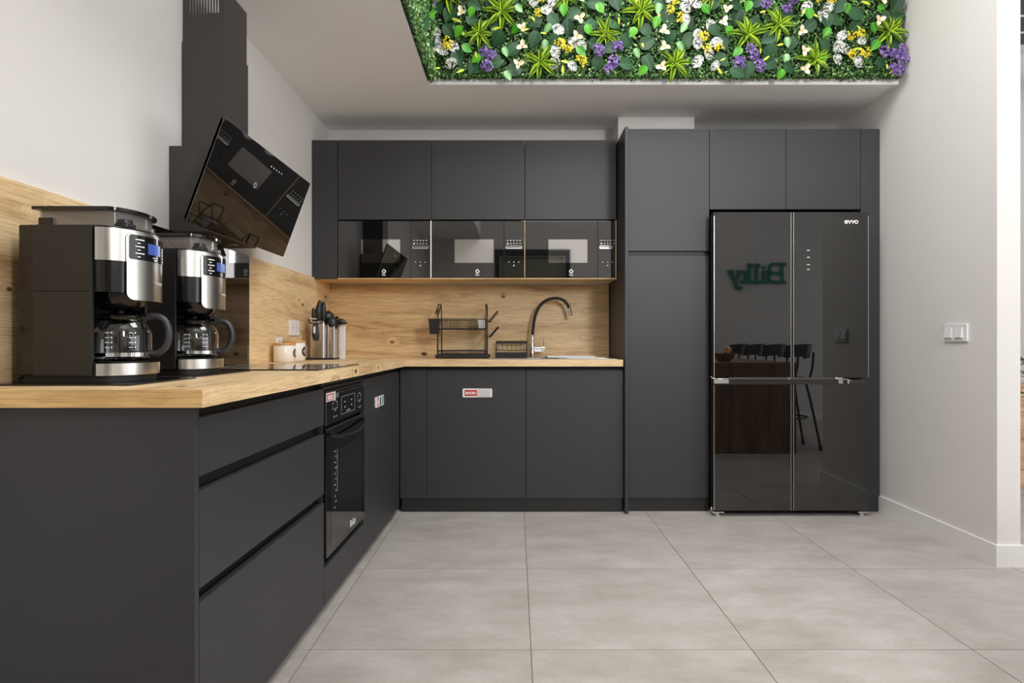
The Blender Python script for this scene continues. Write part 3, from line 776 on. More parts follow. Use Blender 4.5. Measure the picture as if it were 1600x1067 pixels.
gl = build('glass_front', MB(GM).prism(rrect(0, GY1-GY0, 0, L, .008, 4), -.009, 0), M['bglass'], ho)
build('glass_edge', MB(GM).box(.0, .0012, .008, L-.008, -.009, .0006).box(.008, GY1-GY0-.008, L-.0005, L+.0006, -.009, .0004), principled('polished_glass_edge', srgb(120, 118, 114), .2), gl)
m = MB(GM)
for k in range(5): m.box(.455+k*.028-.003, .455+k*.028+.003, .337, .343, 0, .0006)
build('touch_marks', m, M['print'], gl)
m = MB(GM).lathe([(.0065, 0), (.0125, 0), (.0125, .0006), (.0065, .0006)], .378, .235, 18, closed=True)
build('logo', m, M['printg'], gl)
build('grease_filter', MB().box(XL+.03, -1.19, BY0+.06, BY1-.06, 1.4435, 1.445), M['bmetal'], ho)
for y in (2.46, 2.66):
    build('lamp', MB().lathe([(.020, 1.4425), (.026, 1.4425), (.028, 1.445), (.020, 1.445)], -1.225, y, 20, closed=True), M['chrome'], ho)

# ------------------------------------------------------------------ coffee machines
def lab_ell(t, off=0, a=.080, b=.110): return ((a+off)*cos(t), (b+off)*sin(t))
def front_patch(m, t0, t1, z0, z1, off, base=0, n=20):
    ts = [t0+(t1-t0)*k/n for k in range(n+1)]
    o_ = [lab_ell(t, off) for t in ts]; i_ = [lab_ell(t, base) for t in ts]
    return m.prism(o_+i_[::-1], z0, z1)
def plan(off=0, xr=-.184, n=24):
    return [(xr-off, -.110-off)]+[lab_ell(-pi/2+pi*k/n, off) for k in range(n+1)]+[(xr-off, .110+off)]
def plate_rows(m, t0, t1, z0, z1, off, base, rc=.02, n=16):
    """curved plate with rounded corners"""
    P = rrect(t0*.1, t1*.1, z0, z1, rc, 5)
    outer = []; inner = []
    # subdivide the long edges so that the plate follows the curve
    Q = []
    for a, b in zip(P, P[1:]+P[:1]):
        k = max(1, int(abs(b[0]-a[0])/.008))
        for i in range(k): Q.append((a[0]+(b[0]-a[0])*i/k, a[1]+(b[1]-a[1])*i/k))
    us = sorted(set(round(q[0], 5) for q in Q))
    cols = []
    for u in us:
        # z-extent at this u
        def edge(top):
            e = min(u-t0*.1, t1*.1-u); e = max(0, e)
            d = 0 if e >= rc else rc-math.sqrt(max(0, rc*rc-(rc-e)**2))
            return (z1-d) if top else (z0+d)
        cols.append((u*10, edge(False), edge(True)))
    n = len(cols)
    vs = []
    for t, a, b in cols:
        x, y = lab_ell(t, off); xi, yi = lab_ell(t, base)
        vs += [(x, y, a), (x, y, b), (xi, yi, a), (xi, yi, b)]
    fs = []
    for i in range(n-1):
        a, b = 4*i, 4*i+4
        fs += [(a, b, b+1, a+1), (a+2, a+3, b+3, b+2), (a+1, b+1, b+3, a+3), (a, a+2, b+2, b)]
    fs += [(0, 1, 3, 2), (4*n-4, 4*n-2, 4*n-1, 4*n-3)]
    m.add(vs, fs); return m
def coffee_machine(loc, label):
    X = Matrix.Translation(loc)
    t = thing('coffee_machine', label, 'coffee machine', loc)
    mb = lambda: MB(X)
    build('foot_ring', mb().prism(plan(-.008), 0, .016), M['rubber'], t)
    build('base_plate', mb().prism(plan(-.0005), .016, .047), M['bgloss'], t)
    build('steel_base_band', front_patch(mb(), R(-84), R(84), .0165, .0465, .0012, -.0006, 28), M['steel'], t)
    build('warming_plate', mb().lathe([(.066, .047), (.066, .050), (.060, .0505)], -.004, 0, 28), M['rubber'], t)
    build('rear_housing', mb().box(-.184, -.145, -.1105, .1105, .016, .3915, .004), M['bgloss'], t)
    build('back_wall', mb().box(-.1449, -.092, -.1095, .1095, .047, .226, .001), M['bplas'], t)
    for s in (-1, 1):
        build('side_panel', mb().box(-.1449, .0, s*.110-.0045, s*.110+.0045, .0165, .2262, .001), M['bplas'], t)
        build('side_panel', mb().box(-.1449, .0, s*.110-.0045, s*.110+.0045, .2272, .3885, .001), M['bplas'], t)
    build('head', mb().prism([(-.1449, -.1055), (0, -.1055)]+[lab_ell(-pi/2+pi*k/24, -.002) for k in range(1, 24)]+[(0, .1055), (-.1449, .1055)], .226, .386), M['bgloss'], t)
    build('steel_head_band', front_patch(mb(), R(-86), R(86), .305, .3865, .0014, -.003, 30), M['steel'], t)
    build('top_cap', mb().prism([(-.1449, -.1095), (0, -.1095)]+[lab_ell(-pi/2+pi*k/24, -.001) for k in range(1, 24)]+[(0, .1095), (-.1449, .1095)], .3866, .3915), M['bplas'], t)
    pl = build('front_plate', plate_rows(mb(), R(-42), R(46), .208, .381, .0065, -.001, .018), M['steel'], t)
    pp = build('control_panel', plate_rows(mb(), R(-39), R(43), .312, .375, .0078, .006, .006), M['bgloss'], t)
    build('display', front_patch(mb(), R(-12), R(9), .330, .358, .0086, .0076, 8), M['lcd'], pp)
    build('display_bar', front_patch(mb(), R(9.2), R(15), .330, .358, .0086, .0076, 4), M['lcd2'], pp)
    m = mb()
    for k in range(6):
        z = .362-.0088*k; front_patch(m, R(-31+3*(k % 2)), R(-24 if k % 2 else -18), z, z+.0028, .0085, .0076, 2)
    for k in range(5):
        z = .352-.0085*k; front_patch(m, R(24), R(30), z, z+.003, .0085, .0076, 2)
    front_patch(m, R(-3), R(6), .3215, .3235, .0085, .0076, 2); front_patch(m, R(0), R(4), .3145, .3185, .0085, .0076, 2)
    build('button_marks', m, M['print'], pp)
    x, y = lab_ell(R(12), .0068); tn = Vector((-.080*sin(R(12)), .110*cos(R(12)), 0))
    text('brand_lettering', 'VITRUM', .0115, M['wgrey'], pl, Vector(loc)+Vector((x, y, .252)), tn, (0, 0, 1), .0005)
    # brew basket
    bk = build('brew_basket', mb().lathe([(.068, .226), (.062, .200), (.046, .186), (.012, .183)], -.004, 0, 28), M['bgloss'], t)
    build('drip_valve', mb().lathe([(.012, .183), (.010, .172)], -.004, 0, 14).cyl((.045, -.035, .226), (.045, -.035, .205), .003, .0015, 8), M['bplas'], bk)
    # bean hopper
    hp_ = lambda off: [(-.150-off, -.085-off)]+[(.02+(.038+off)*cos(-pi/2+pi*k/14), (.085+off)*sin(-pi/2+pi*k/14)) for k in range(15)]+[(-.150-off, .085+off)]
    o_, i_ = hp_(0), hp_(-.003)
    z0, z1 = .3918, .432
    n = len(o_)
    vs = [(a, b, z0) for a, b in o_]+[(a, b, z1) for a, b in o_]+[(a, b, z0+.002) for a, b in i_]+[(a, b, z1) for a, b in i_]
    fs = []
    for k in range(n):
        l = (k+1) % n
        fs += [(k, l, n+l, n+k), (2*n+l, 2*n+k, 3*n+k, 3*n+l), (n+k, n+l, 3*n+l, 3*n+k)]
    fs += [tuple(range(n))[::-1], tuple(range(2*n, 3*n))]
    build('bean_hopper', mb().add(vs, fs), M['smoke'], t)
    build('hopper_latch', mb().box(-.153, -.118, -.0875, -.070, .392, .414, .002), M['bplas'], t)
    o2 = hp_(.012)
    build('hopper_lid', mb().prism(o2, .4325, .4405), M['bgloss'], t)
    m = mb().lathe([(.022, .392), (.022, .400), (.018, .402), (.017, .412), (.008, .414)], .050, -.062, 20)
    for k in range(20):
        a = 2*pi*k/20; m.cyl((.050+.0222*cos(a), -.062+.0222*sin(a), .392), (.050+.0222*cos(a), -.062+.0222*sin(a), .400), .0018, n=5)
    build('grind_dial', m, M['bplas'], t)
    build('lid_hinge', mb().box(.062, .072, .02, .034, .3917, .406, .003), M['chrome'], t)
    build('water_cap', mb().lathe([(.012, .3917), (.012, .394)], -.165, -.085, 16), M['bplas'], t)
    build('power_cord', mb().tube([(-.183, -.03, .03), (-.200, -.035, .028), (-.215, -.06, .010), (-.205, -.095, .004), (-.188, -.1, .004)], .0035, 8), M['rubber'], t)
    return t
def carafe(loc, label):
    X = Matrix.Translation(loc); t = thing('coffee_carafe', label, 'carafe', loc, 'glass carafes in the coffee machines')
    cx = -.004
    prof = [(.0, .0), (.066, .0), (.073, .006), (.0755, .02), (.0755, .075), (.070, .092), (.058, .104), (.055, .110),
            (.0535, .110), (.0565, .103), (.0685, .091), (.0737, .075), (.0737, .02), (.0715, .008), (.065, .002), (.0, .002)]
    build('jar', MB(X).lathe(prof, cx, 0, 40), M['glass'], t)
    build('lid', MB(X).lathe([(.050, .104), (.057, .1105), (.057, .118), (.048, .124), (.020, .126), (.0, .126)], cx, 0, 32), M['bgloss'], t)
    hd = [(.050, .012, .113), (.070, .017, .119), (.090, .022, .116), (.105, .026, .101), (.111, .027, .075), (.107, .026, .045), (.094, .022, .026), (.080, .018, .018), (.064, .014, .022)]
    # smooth the path
    pts = []
    for i in range(len(hd)-1):
        p0, p1, p2, p3 = (Vector(hd[max(i-1, 0)]), Vector(hd[i]), Vector(hd[i+1]), Vector(hd[min(i+2, len(hd)-1)]))
        for k in range(4):
            u = k/4; pts.append(.5*((2*p1)+(p2-p0)*u+(2*p0-5*p1+4*p2-p3)*u*u+(3*p1-p0-3*p2+p3)*u**3))
    pts.append(Vector(hd[-1]))
    build('handle', MB(X).tube(pts, [.0095]*len(pts), 10), M['gplas'], t)
    build('steel_band', MB(X).lathe([(.0758, .012), (.0764, .012), (.0764, .022), (.0758, .022)], cx, 0, 40, closed=True), M['chrome'], t)
    build('thumb_lever', MB(X).box(.040, .066, .004, .020, .116, .126, .003), M['bgloss'], t)
    m = MB(X)
    for a0 in (-38, -78):
        for k in range(4):
            z = .035+.0125*k
            a, b = R(a0-4), R(a0+4)
            q = [(cx+.0760*cos(a+(b-a)*j/3), .0760*sin(a+(b-a)*j/3)) for j in range(4)]+[(cx+.0757*cos(b-(b-a)*j/3), .0757*sin(b-(b-a)*j/3)) for j in range(4)]
            m.prism(q, z, z+.0018)
            a, b = R(a0+6.5), R(a0+8.5)
            q = [(cx+.0760*cos(a), .0760*sin(a)), (cx+.0760*cos(b), .0760*sin(b)), (cx+.0757*cos(b), .0757*sin(b)), (cx+.0757*cos(a), .0757*sin(a))]
            m.prism(q, z-.0015, z+.0035)
    build('scale_marks', m, M['print'], t)
    return t
L1 = Vector((-1.048, 1.640, ZT+.0045)); L2 = Vector((-1.052, 2.020, ZT+.0045))
coffee_machine(L1, 'near coffee machine with empty smoky hopper, at the worktop end')
cm2 = coffee_machine(L2, 'far coffee machine with brown beans in its hopper, in front of the hob')
carafe(L1+Vector((0, 0, .051)), 'empty glass carafe in the near coffee machine')
carafe(L2+Vector((0, 0, .051)), 'empty glass carafe in the far coffee machine')
m = MB(); rr = random.Random(3)
for k in range(420):
    a = (-1.052+rr.uniform(-.143, .045), 2.02+rr.uniform(-.078, .078), ZT+.0045+.396+rr.random()*.026)
    X = Matrix.Translation(a) @ Matrix.Rotation(rr.uniform(0, 6.3), 4, Vector((rr.random()-.5, rr.random()-.5, rr.random()-.5)).normalized())
    if ((a[0]+1.032)/.033 > 0) and ((a[0]+1.032)/.033)**2+((a[1]-2.02)/.079)**2 > 1: continue
    if (a[0]+1.002)**2+(a[1]-1.958)**2 < .030**2: continue
    m.ball((0, 0, 0), (.0055, .0038, .003), 6, 4, X)
cb = build('coffee_beans', m, M['bean']); cb['kind'] = 'stuff'; tag(cb, 'roasted brown coffee beans filling the far hopper', 'coffee beans')
tag(build('counter_mat', MB().prism(rrect(-1.286, -.922, 1.476, 1.79, .012), ZT+.0005, ZT+.004), M['mat']), 'black mat under the near coffee machine', 'mat', 'black mats under the coffee machines')
tag(build('counter_mat', MB().prism(rrect(-1.286, -.952, 1.862, 2.225, .012), ZT+.0005, ZT+.004), M['mat']), 'black mat under the far coffee machine', 'mat', 'black mats under the coffee machines')

# ------------------------------------------------------------------ canisters, socket, knife block
def canister(x, y, r, h, label, lab_a):
    t = thing('canister', label, 'canister', (x, y, ZT+.0006), 'white ceramic canisters on the worktop')
    z = ZT+.0006
    build('jar', MB().lathe([(r-.004, z), (r, z+.004), (r, z+h-.003), (r-.003, z+h)], x, y, 36), M['ceramic'], t)
    build('lid', MB().lathe([(r-.004, z+h), (r+.003, z+h+.001), (r+.004, z+h+.006), (r+.001, z+h+.011), (0, z+h+.012)], x, y, 36), M['bamboo'], t)
    m = MB(); n = 10; vs = []
    rows = []
    for j in range(n+1):
        b = -pi/2+pi*j/n
        zz = z+h*.52+h*.26*sin(b); wa = .42*cos(b)
        rows.append([(x+(r+.0007)*cos(lab_a-wa+2*wa*k/8), y+(r+.0007)*sin(lab_a-wa+2*wa*k/8), zz) for k in range(9)])
    m.strip(rows)
    l = build('label_disc', m, principled('canister_label_'+str(len(bpy.data.materials)), srgb(52, 40, 44), .5), t)
    m = MB()
    for k, ww in enumerate((.16, .24, .13)):
        zz = z+h*.52+(1-k)*.010
        q = [(x+(r+.0012)*cos(lab_a-ww+2*ww*j/4), y+(r+.0012)*sin(lab_a-ww+2*ww*j/4)) for j in range(5)]
        q += [(x+(r+.0006)*cos(lab_a+ww-2*ww*j/4), y+(r+.0006)*sin(lab_a+ww-2*ww*j/4)) for j in range(5)]
        m.prism(q, zz-.002, zz+.002)
    build('label_print', m, M['print'], l)
    return t
canister(-1.222, 3.262, .0555, .090, 'front white ceramic canister with bamboo lid, nearest the hob', R(3))
canister(-1.232, 3.43, .0600, .103, 'rear taller white ceramic canister with bamboo lid', R(-4))
def wall_plate(name, label, cat, y0, y1, z0, z1, group=None):
    t = thing(name, label, cat, (XP, (y0+y1)/2, z0))
    build('plate', MB().box(XP+.0003, XP+.009, y0, y1, z0, z1, .002), M['white'], t)
    return t
t = wall_plate('wall_socket', 'white double wall socket on the left oak splashback above the canisters', 'socket', 3.513, 3.665, 1.066, 1.153)
for yc in (3.553, 3.625):
    s_ = build('socket_insert', MB().lathe([(.021, XP+.0085), (.021, XP+.0097), (.019, XP+.010), (.017, XP+.0088), (0, XP+.0088)], 0, 0, 24, xf=Matrix(((0, 0, 1, 0), (1, 0, 0, yc), (0, 1, 0, 1.11), (0, 0, 0, 1)))), M['wgrey'], t)
    build('socket_hole', MB().cyl((XP+.0088, yc-.0095, 1.11), (XP+.0094, yc-.0095, 1.11), .0026, n=10).cyl((XP+.0088, yc+.0095, 1.11), (XP+.0094, yc+.0095, 1.11), .0026, n=10), M['dark'], s_)
t = wall_plate('wall_socket', 'small white wall socket half hidden behind the canister lids', 'socket', 3.318, 3.398, 1.000, 1.052)
build('socket_hole', MB().cyl((XP+.009, 3.358, 1.032), (XP+.0096, 3.358, 1.032), .005, n=12), M['gplas'], t)

# knife block with knives, tools and a board
KY = 3.72
kb = thing('knife_block', 'stainless steel knife block with rounded steel edges and black base', 'knife block', (-1.19, 3.80, ZT+.0006))
z = ZT+.0006
build('base_plate', MB().prism(rrect(-1.278, -1.098, 3.705, 3.90, .01), z, z+.010), M['bplas'], kb)
build('steel_wrap', MB().prism(rrect(-1.243, -1.152, KY, KY+.10, .014), z+.010, 1.143), M['steel'], kb)
build('slot_insert', MB().prism(rrect(-1.237, -1.158, KY+.006, KY+.094, .010), 1.1432, 1.1475), M['bplas'], kb)
build('guard_rod', MB().cyl((-1.262, 3.72, z+.010), (-1.262, 3.72, 1.005), .002, n=8), M['chrome'], kb)
ub = thing('utensil_holder', 'slim stainless utensil holder right of the knife block', 'holder', (-1.12, 3.83, z+.0105))
build('sleeve', MB().prism(rrect(-1.150, -1.103, KY+.04, KY+.13, .008), z+.0105, 1.140), M['steel'], ub)
build('rim', MB().prism(rrect(-1.147, -1.106, KY+.044, KY+.126, .006), 1.1402, 1.143), M['bplas'], ub)
tag(build('cutting_board', MB().box(-1.096, -1.062, 3.835, 3.855, z, 1.13, .003), M['white']), 'narrow white plastic cutting board standing right of the utensil holder', 'cutting board')
def knife(x, y, h, lean, r_, label):
    r_ = r_*1.45
    t = thing('knife', label, 'knife', (x, y, 1.1475), 'black handled kitchen knives in the block')
    z0 = 1.149
    pts, rr_ = [], []
    for k in range(11):
        q = k/10
        pts.append((x+lean*q*q, y, z0+h*q)); rr_.append(r_*(.75+.45*sin(pi*min(1, q*1.15)))*(1 if k < 10 else .45))
    build('handle', MB().tube(pts, rr_, 10), M['bplas'], t)
    build('bolster', MB().cyl((x, y, 1.1477), (x, y, z0+.004), r_*.8, n=10), M['steel'], t)
    return t
knife(-1.222, KY+.025, .085, -.006, .0085, 'shortest black knife handle at the left of the block')
knife(-1.200, KY+.03, .132, .012, .0125, 'tallest broad black knife handle in the block')
knife(-1.176, KY+.05, .128, .004, .0095, 'black knife handle at the right of the block, behind the broad one')
# peeler hooked on the block
t = thing('peeler', 'black and silver vegetable peeler hooked over the front of the knife block', 'peeler', (-1.205, KY-.02, 1.03))
p0 = px(488, 506, KY-.016); 
m = MB().tube([px(492, 507, KY-.014), px(492, 515, KY-.014), px(492.5, 525, KY-.014), px(493, 532, KY-.014)], [.013, .018, .019, .012], 10)
build('handle', m, M['bplas'], t)
build('handle_inlay', MB().tube([px(491, 510, KY-.028), px(491, 517, KY-.030), px(491, 521, KY-.029)], [.006, .009, .006], 8), M['wgrey'], t)
build('blade_frame', MB().tube([px(482, 498, KY-.012), px(484, 504, KY-.02), px(492, 506, KY-.02), px(499, 503.5, KY-.02)], .0045, 8), M['bplas'], t)
build('blade', MB().tube([px(483, 497.5, KY-.02), px(495, 498.5, KY-.02)], .0055, 8).tube([px(486, 503.5, KY-.026), px(500, 505, KY-.026)], .0025, 6), M['chrome'], t)
# black nylon utensils leaning out of the holder
UM = M['bplas']
def utensil(name, label, head_pts, rad, neck):
    t = thing(name, label, 'utensil', neck[0], 'black kitchen utensils in the holder')
    build('head', MB().tube(head_pts, rad, 10), UM, t)
    build('handle', MB().tube(neck, .0055, 8), UM, t)
    return t
utensil('ladle', 'black ladle with rounded head curving over the knife block', [px(503, 499, 3.82), px(507, 495.5, 3.82), px(512, 495.5, 3.82), px(516, 498, 3.82), px(519, 501, 3.82)], [.030, .040, .042, .036, .022], [Vector((-1.13, 3.80, 1.144)), px(516, 500, 3.81)])
utensil('spatula', 'black slotted spatula hanging down beside the white board', [px(515, 500, 3.79), px(518, 503, 3.79), px(520, 509, 3.79), px(517, 517.5, 3.79)], [.030, .040, .036, .022], [Vector((-1.125, 3.80, 1.144)), px(520, 502, 3.79)])
utensil('serving_spoon', 'black pointed serving spoon reaching out to the right', [px(526, 505, 3.83), px(531, 502.5, 3.83), px(536, 503, 3.83), px(543, 505.5, 3.83)], [.014, .021, .018, .002], [Vector((-1.118, 3.81, 1.144)), px(527, 505, 3.83)])
utensil('turner', 'small black turner tip sticking up behind the other utensils', [px(521, 499, 3.86), px(525, 497, 3.86), px(529, 495.5, 3.86)], [.010, .011, .007], [Vector((-1.118, 3.85, 1.144)), px(522, 498.5, 3.86)])

# ------------------------------------------------------------------ dish rack, sink, tap, caddy
dk = thing('dish_rack', 'black two-tier wire dish rack on the worktop left of the sink', 'dish rack', (-.34, 4.1, ZT+.0006))
RX0, RX1, RY0, RY1 = -.507, -.195, 3.99, 4.235
z = ZT+.0006
m = MB()
m.box(RX0-.012, RX1+.02, RY0-.012, RY1+.01, z+.006, z+.012)
for a in (RX0-.012, RX1+.016): m.box(a, a+.004, RY0-.012, RY1+.01, z+.012, z+.024)
m.box(RX0-.008, RX1+.016, RY0-.012, RY0-.008, z+.012, z+.024).box(RX0-.008, RX1+.016, RY1+.006, RY1+.01, z+.012, z+.024)
build('drip_tray', m, M['bmetal'], dk)
for a in (RX0, RX1):
    for b in (RY0, RY1):
        build('foot', MB().lathe([(.009, z), (.011, z+.004), (.008, z+.006)], a, b, 14), M['rubber'], dk)
for a in (RX0, RX1):
    m = MB()
    for b in (RY0+.012, RY1-.012):
        m.tube([(a, b, z+.012), (a, b, 1.120)], .0045, 8)
    m.tube([(a, RY0+.012, 1.075), (a, (RY0+RY1)/2, 1.068), (a, RY1-.012, 1.075)], .003, 8)
    # looped top of the end frame
    m.tube([(a, RY0+.012, 1.12), (a, RY0+.012, 1.19), (a, RY0+.03, 1.255), (a, RY0+.06, 1.277), (a, RY1-.06, 1.277), (a, RY1-.03, 1.255), (a, RY1-.012, 1.19), (a, RY1-.012, 1.12)], .0038, 8)
    build('end_frame', m, M['bmetal'], dk)
def basket(zb, zt, n, name):
    m = MB()
    for zz in (zb, zt):
        m.tube([(RX0, RY0, zz), (RX1, RY0, zz), (RX1, RY1, zz), (RX0, RY1, zz)], .0028, 6, closed=True)
    for k in range(n):
        xx = RX0+(RX1-RX0)*(k+.5)/n
        m.tube([(xx, RY0, zt), (xx, RY0, zb), (xx, RY1, zb), (xx, RY1, zt)], .0013, 5)
    for k in range(7):
        yy = RY0+(RY1-RY0)*(k+.5)/7
        m.tube([(RX0, yy, zt), (RX0, yy, zb), (RX1, yy, zb), (RX1, yy, zt)], .0013, 5)
    build(name, m, M['bmetal'], dk)
basket(z+.026, z+.050, 30, 'lower_basket'); basket(1.114, 1.176, 30, 'upper_basket')
for (xa, ya, xb, yb) in ((763, 503, 777, 486.5), (764, 527, 778, 511)):
    m = MB()
    for Yh in (4.03, 4.20):
        m.tube([px(xa, ya, 4.05)+Vector((0, Yh-4.05, 0)), px(xb, yb, 4.05)+Vector((0, Yh-4.05, 0))], .0038, 8)
    m.tube([px(xb, yb, 4.05)+Vector((0, -.02, 0)), px(xb, yb, 4.05)+Vector((0, .15, 0))], .0038, 8)
    build('glass_hook', m, M['bmetal'], dk)
ch = thing('cutlery_cup', 'black plastic cutlery cup clipped on the left side of the dish rack', 'cup', (-.545, 4.05, 1.085))
a0, a1 = px(670.5, 498, 4.03), px(685, 498, 4.03); b0, b1 = px(672.5, 519.5, 4.03), px(684.5, 522, 4.03)
m = MB()
vs = []
def frust(m, x0, x1, y0, y1, z0, u0, u1, w0, w1, z1, th):
    o_ = [(x0, y0, z0), (x1, y0, z0), (x1, y1, z0), (x0, y1, z0), (u0, w0, z1), (u1, w0, z1), (u1, w1, z1), (u0, w1, z1)]
    i_ = [(x0+th, y0+th, z0+th), (x1-th, y0+th, z0+th), (x1-th, y1-th, z0+th), (x0+th, y1-th, z0+th), (u0+th, w0+th, z1), (u1-th, w0+th, z1), (u1-th, w1-th, z1), (u0+th, w1-th, z1)]
    fs = [(0, 3, 2, 1), (8, 9, 10, 11)]
    for k in range(4):
        l = (k+1) % 4; fs += [(k, l, 4+l, 4+k), (8+l, 8+k, 12+k, 12+l), (4+k, 4+l, 12+l, 12+k)]
    return m.add(o_+i_, fs)
frust(m, b0.x, b1.x, 4.00, 4.12, b1.z, a0.x, a1.x, 3.99, 4.13, a0.z, .003)
build('cup', m, M['bplas'], ch)
build('clip', MB().box(a1.x-.004, a1.x+.012, 4.03, 4.09, a0.z-.012, a0.z, .001), M['bmetal'], ch)
for lab, xa, ya, xb, yb, Yd in (('black handled cutlery leaning in the cup, its left one', 678, 500, 685.5, 475.5, 4.05), ('black handled cutlery leaning in the cup, its right one', 681, 505, 689.5, 474, 4.07)):
    t = thing('cutlery', lab, 'cutlery', px(xa, ya, Yd), 'cutlery in the rack cup')
    q = [px(xa+(xb-xa)*k/6, ya+(yb-ya)*k/6, Yd) for k in range(7)]
    build('handle', MB().tube(q[2:], [.003, .0045, .005, .0045, .003], 8), M['bplas'], t)
    build('shaft', MB().tube(q[:3], .002, 6), M['steel'], t)
# white bowl standing in the upper tier
t = thing('white_cup', 'white square cup standing at the right of the upper rack tier', 'cup', (-.225, 4.1, 1.1175))
m = MB(); frust(m, -.246, -.206, 4.06, 4.16, 1.1175, -.250, -.202, 4.055, 4.165, 1.173, .003); build('bowl', m, M['white'], t)
m = MB()
for k in range(4): m.box(-.244+.011*k, -.2425+.011*k, 4.0535, 4.056, 1.122, 1.168)
build('rib', m, M['wgrey'], t)

sk = thing('sink', 'shallow stainless steel sink with drainer let into the worktop', 'sink', (.22, 4.02, ZT))
m = MB().box(SX0, HX0+.004, SY0, SY1, ZT+.0004, ZT+.0035).box(HX1-.004, SX1, SY0, SY1, ZT+.0004, ZT+.0035)
m.box(HX0+.004, HX1-.004, SY0, 3.844, ZT+.0004, ZT+.0035).box(HX0+.004, HX1-.004, 4.156, SY1, ZT+.0004, ZT+.0035)
build('rim', m, M['steelx'], sk)
m = MB().box(HX0+.004, HX0+.006, 3.844, 4.156, .765, ZT+.0004).box(HX1-.006, HX1-.004, 3.844, 4.156, .765, ZT+.0004).box(HX0+.006, HX1-.006, 3.844, 3.846, .765, ZT+.0004).box(HX0+.006, HX1-.006, 4.154, 4.156, .765, ZT+.0004).box(HX0+.004, HX1-.004, 3.844, 4.156, .760, .765)
build('bowl', m, M['steelx'], sk)
build('drain', MB().lathe([(.045, .7655), (.045, .768), (.03, .767)], .075, 4.0, 20), M['chrome'], sk)
m = MB()
for k in range(6): m.box(.33, .58, 3.86+.05*k, 3.872+.05*k, ZT+.0036, ZT+.0055)
build('drainer_rib', m, M['steelx'], sk)
tag(build('sink_cover', MB().prism(rrect(.200, .518, 3.98, 4.20, .012), ZT+.0058, ZT+.016), M['white']), 'white rectangular plate lying on the sink drainer', 'plate')
fc = thing('faucet', 'chrome sink faucet with a black curved hose spout', 'faucet', (.11, 4.20, ZT+.0036))
Yt = 4.20; bz = ZT+.0036
bx = px(832, 559, Yt).x
m = MB().lathe([(.024, bz), (.024, bz+.004), (.0165, bz+.006), (.0155, bz+.085), (.012, bz+.090), (.011, px(0, 523, Yt).z)], bx, Yt, 24)
build('body', m, M['chrome'], fc)
hp2 = [(832, 524), (833.2, 510), (835.8, 495), (841, 482), (849.5, 472), (860, 467), (871, 466), (880, 469), (886, 475), (889.5, 482)]
P_ = [px(x, y, Yt) for x, y in hp2]
pts = []
for i in range(len(P_)-1):
    p0, p1, p2, p3 = P_[max(i-1, 0)], P_[i], P_[i+1], P_[min(i+2, len(P_)-1)]
    for k in range(4):
        u = k/4; pts.append(.5*((2*p1)+(p2-p0)*u+(2*p0-5*p1+4*p2-p3)*u*u+(3*p1-p0-3*p2+p3)*u**3))
pts.append(P_[-1])
build('hose_spout', MB().tube(pts, .0105, 12), M['rubber'], fc)
build('spray_tip', MB().tube([px(889.3, 481, Yt), px(891.8, 494, Yt)], [.0125, .0115], 16), M['chrome'], fc)
lz = px(0, 544.5, Yt).z
lv = build('lever_hub', MB().cyl((bx+.010, Yt-.002, lz), (bx+.055, Yt-.002, lz), .011, n=18).cyl((bx+.055, Yt-.002, lz), (bx+.083, Yt-.002, lz), .015, n=20).cyl((bx+.012, Yt-.002, lz-.017), (bx+.08, Yt-.002, lz-.017), .0055, n=12), M['chrome'], fc)
build('lever', MB().tube([(bx+.073, Yt-.002, lz+.010), (bx+.075, Yt-.004, lz+.035), (bx+.074, Yt-.004, lz+.072)], [.005, .0045, .0028], 10), M['chrome'], lv)

cd = thing('sink_caddy', 'black wire sponge caddy between dish rack and faucet', 'caddy', (-.03, 4.18, ZT+.004))
Yc0, Yc1 = 4.115, 4.245
c0, c1 = px(774, 0, Yc0).x, px(824, 0, Yc0).x; zb = ZT+.0045
build('tray', MB().box(c0, c1, Yc0, Yc1, zb, zb+.003).box(c0, c1, Yc0, Yc0+.003, zb+.003, zb+.032).box(c0, c1, Yc1-.003, Yc1, zb+.003, zb+.032).box(c0, c0+.003, Yc0+.003, Yc1-.003, zb+.003, zb+.032).box(c1-.003, c1, Yc0+.003, Yc1-.003, zb+.003, zb+.032), M['bmetal'], cd)
zt_ = px(0, 532.5, Yc0).z
build('top_rail', MB().box(c0, c1, Yc1-.008, Yc1-.004, zt_-.018, zt_, .001), M['bmetal'], cd)
m = MB()
for xx in (c0+.003, c1-.003):
    m.tube([(xx, Yc0+.003, zb+.03), (xx, Yc0+.003, zb+.052), (xx, Yc1-.006, zt_-.004)], .0024, 6); m.tube([(xx, Yc1-.006, zb+.03), (xx, Yc1-.006, zt_-.004)], .0024, 6)
for k in range(7):
    xx = c0+(c1-c0)*(k+.5)/7+.0
    m.tube([(xx, Yc1-.010, zt_-.01), (xx, Yc1-.012, zb+.05), (xx, Yc0+.004, zb+.046)], .0016, 6)
m.tube([(c0+.003, Yc0+.003, zb+.050), ((c0+c1)/2, Yc0+.001, zb+.044), (c1-.003, Yc0+.003, zb+.050)], .0024, 6)
m.tube([(c0+.03, Yc1-.012, zt_+.004), (c0+.03, Yc1-.016, zt_-.03), (c1-.035, Yc1-.016, zt_-.03), (c1-.035, Yc1-.012, zt_+.004)], .002, 6)
build('wire_frame', m, M['bmetal'], cd)

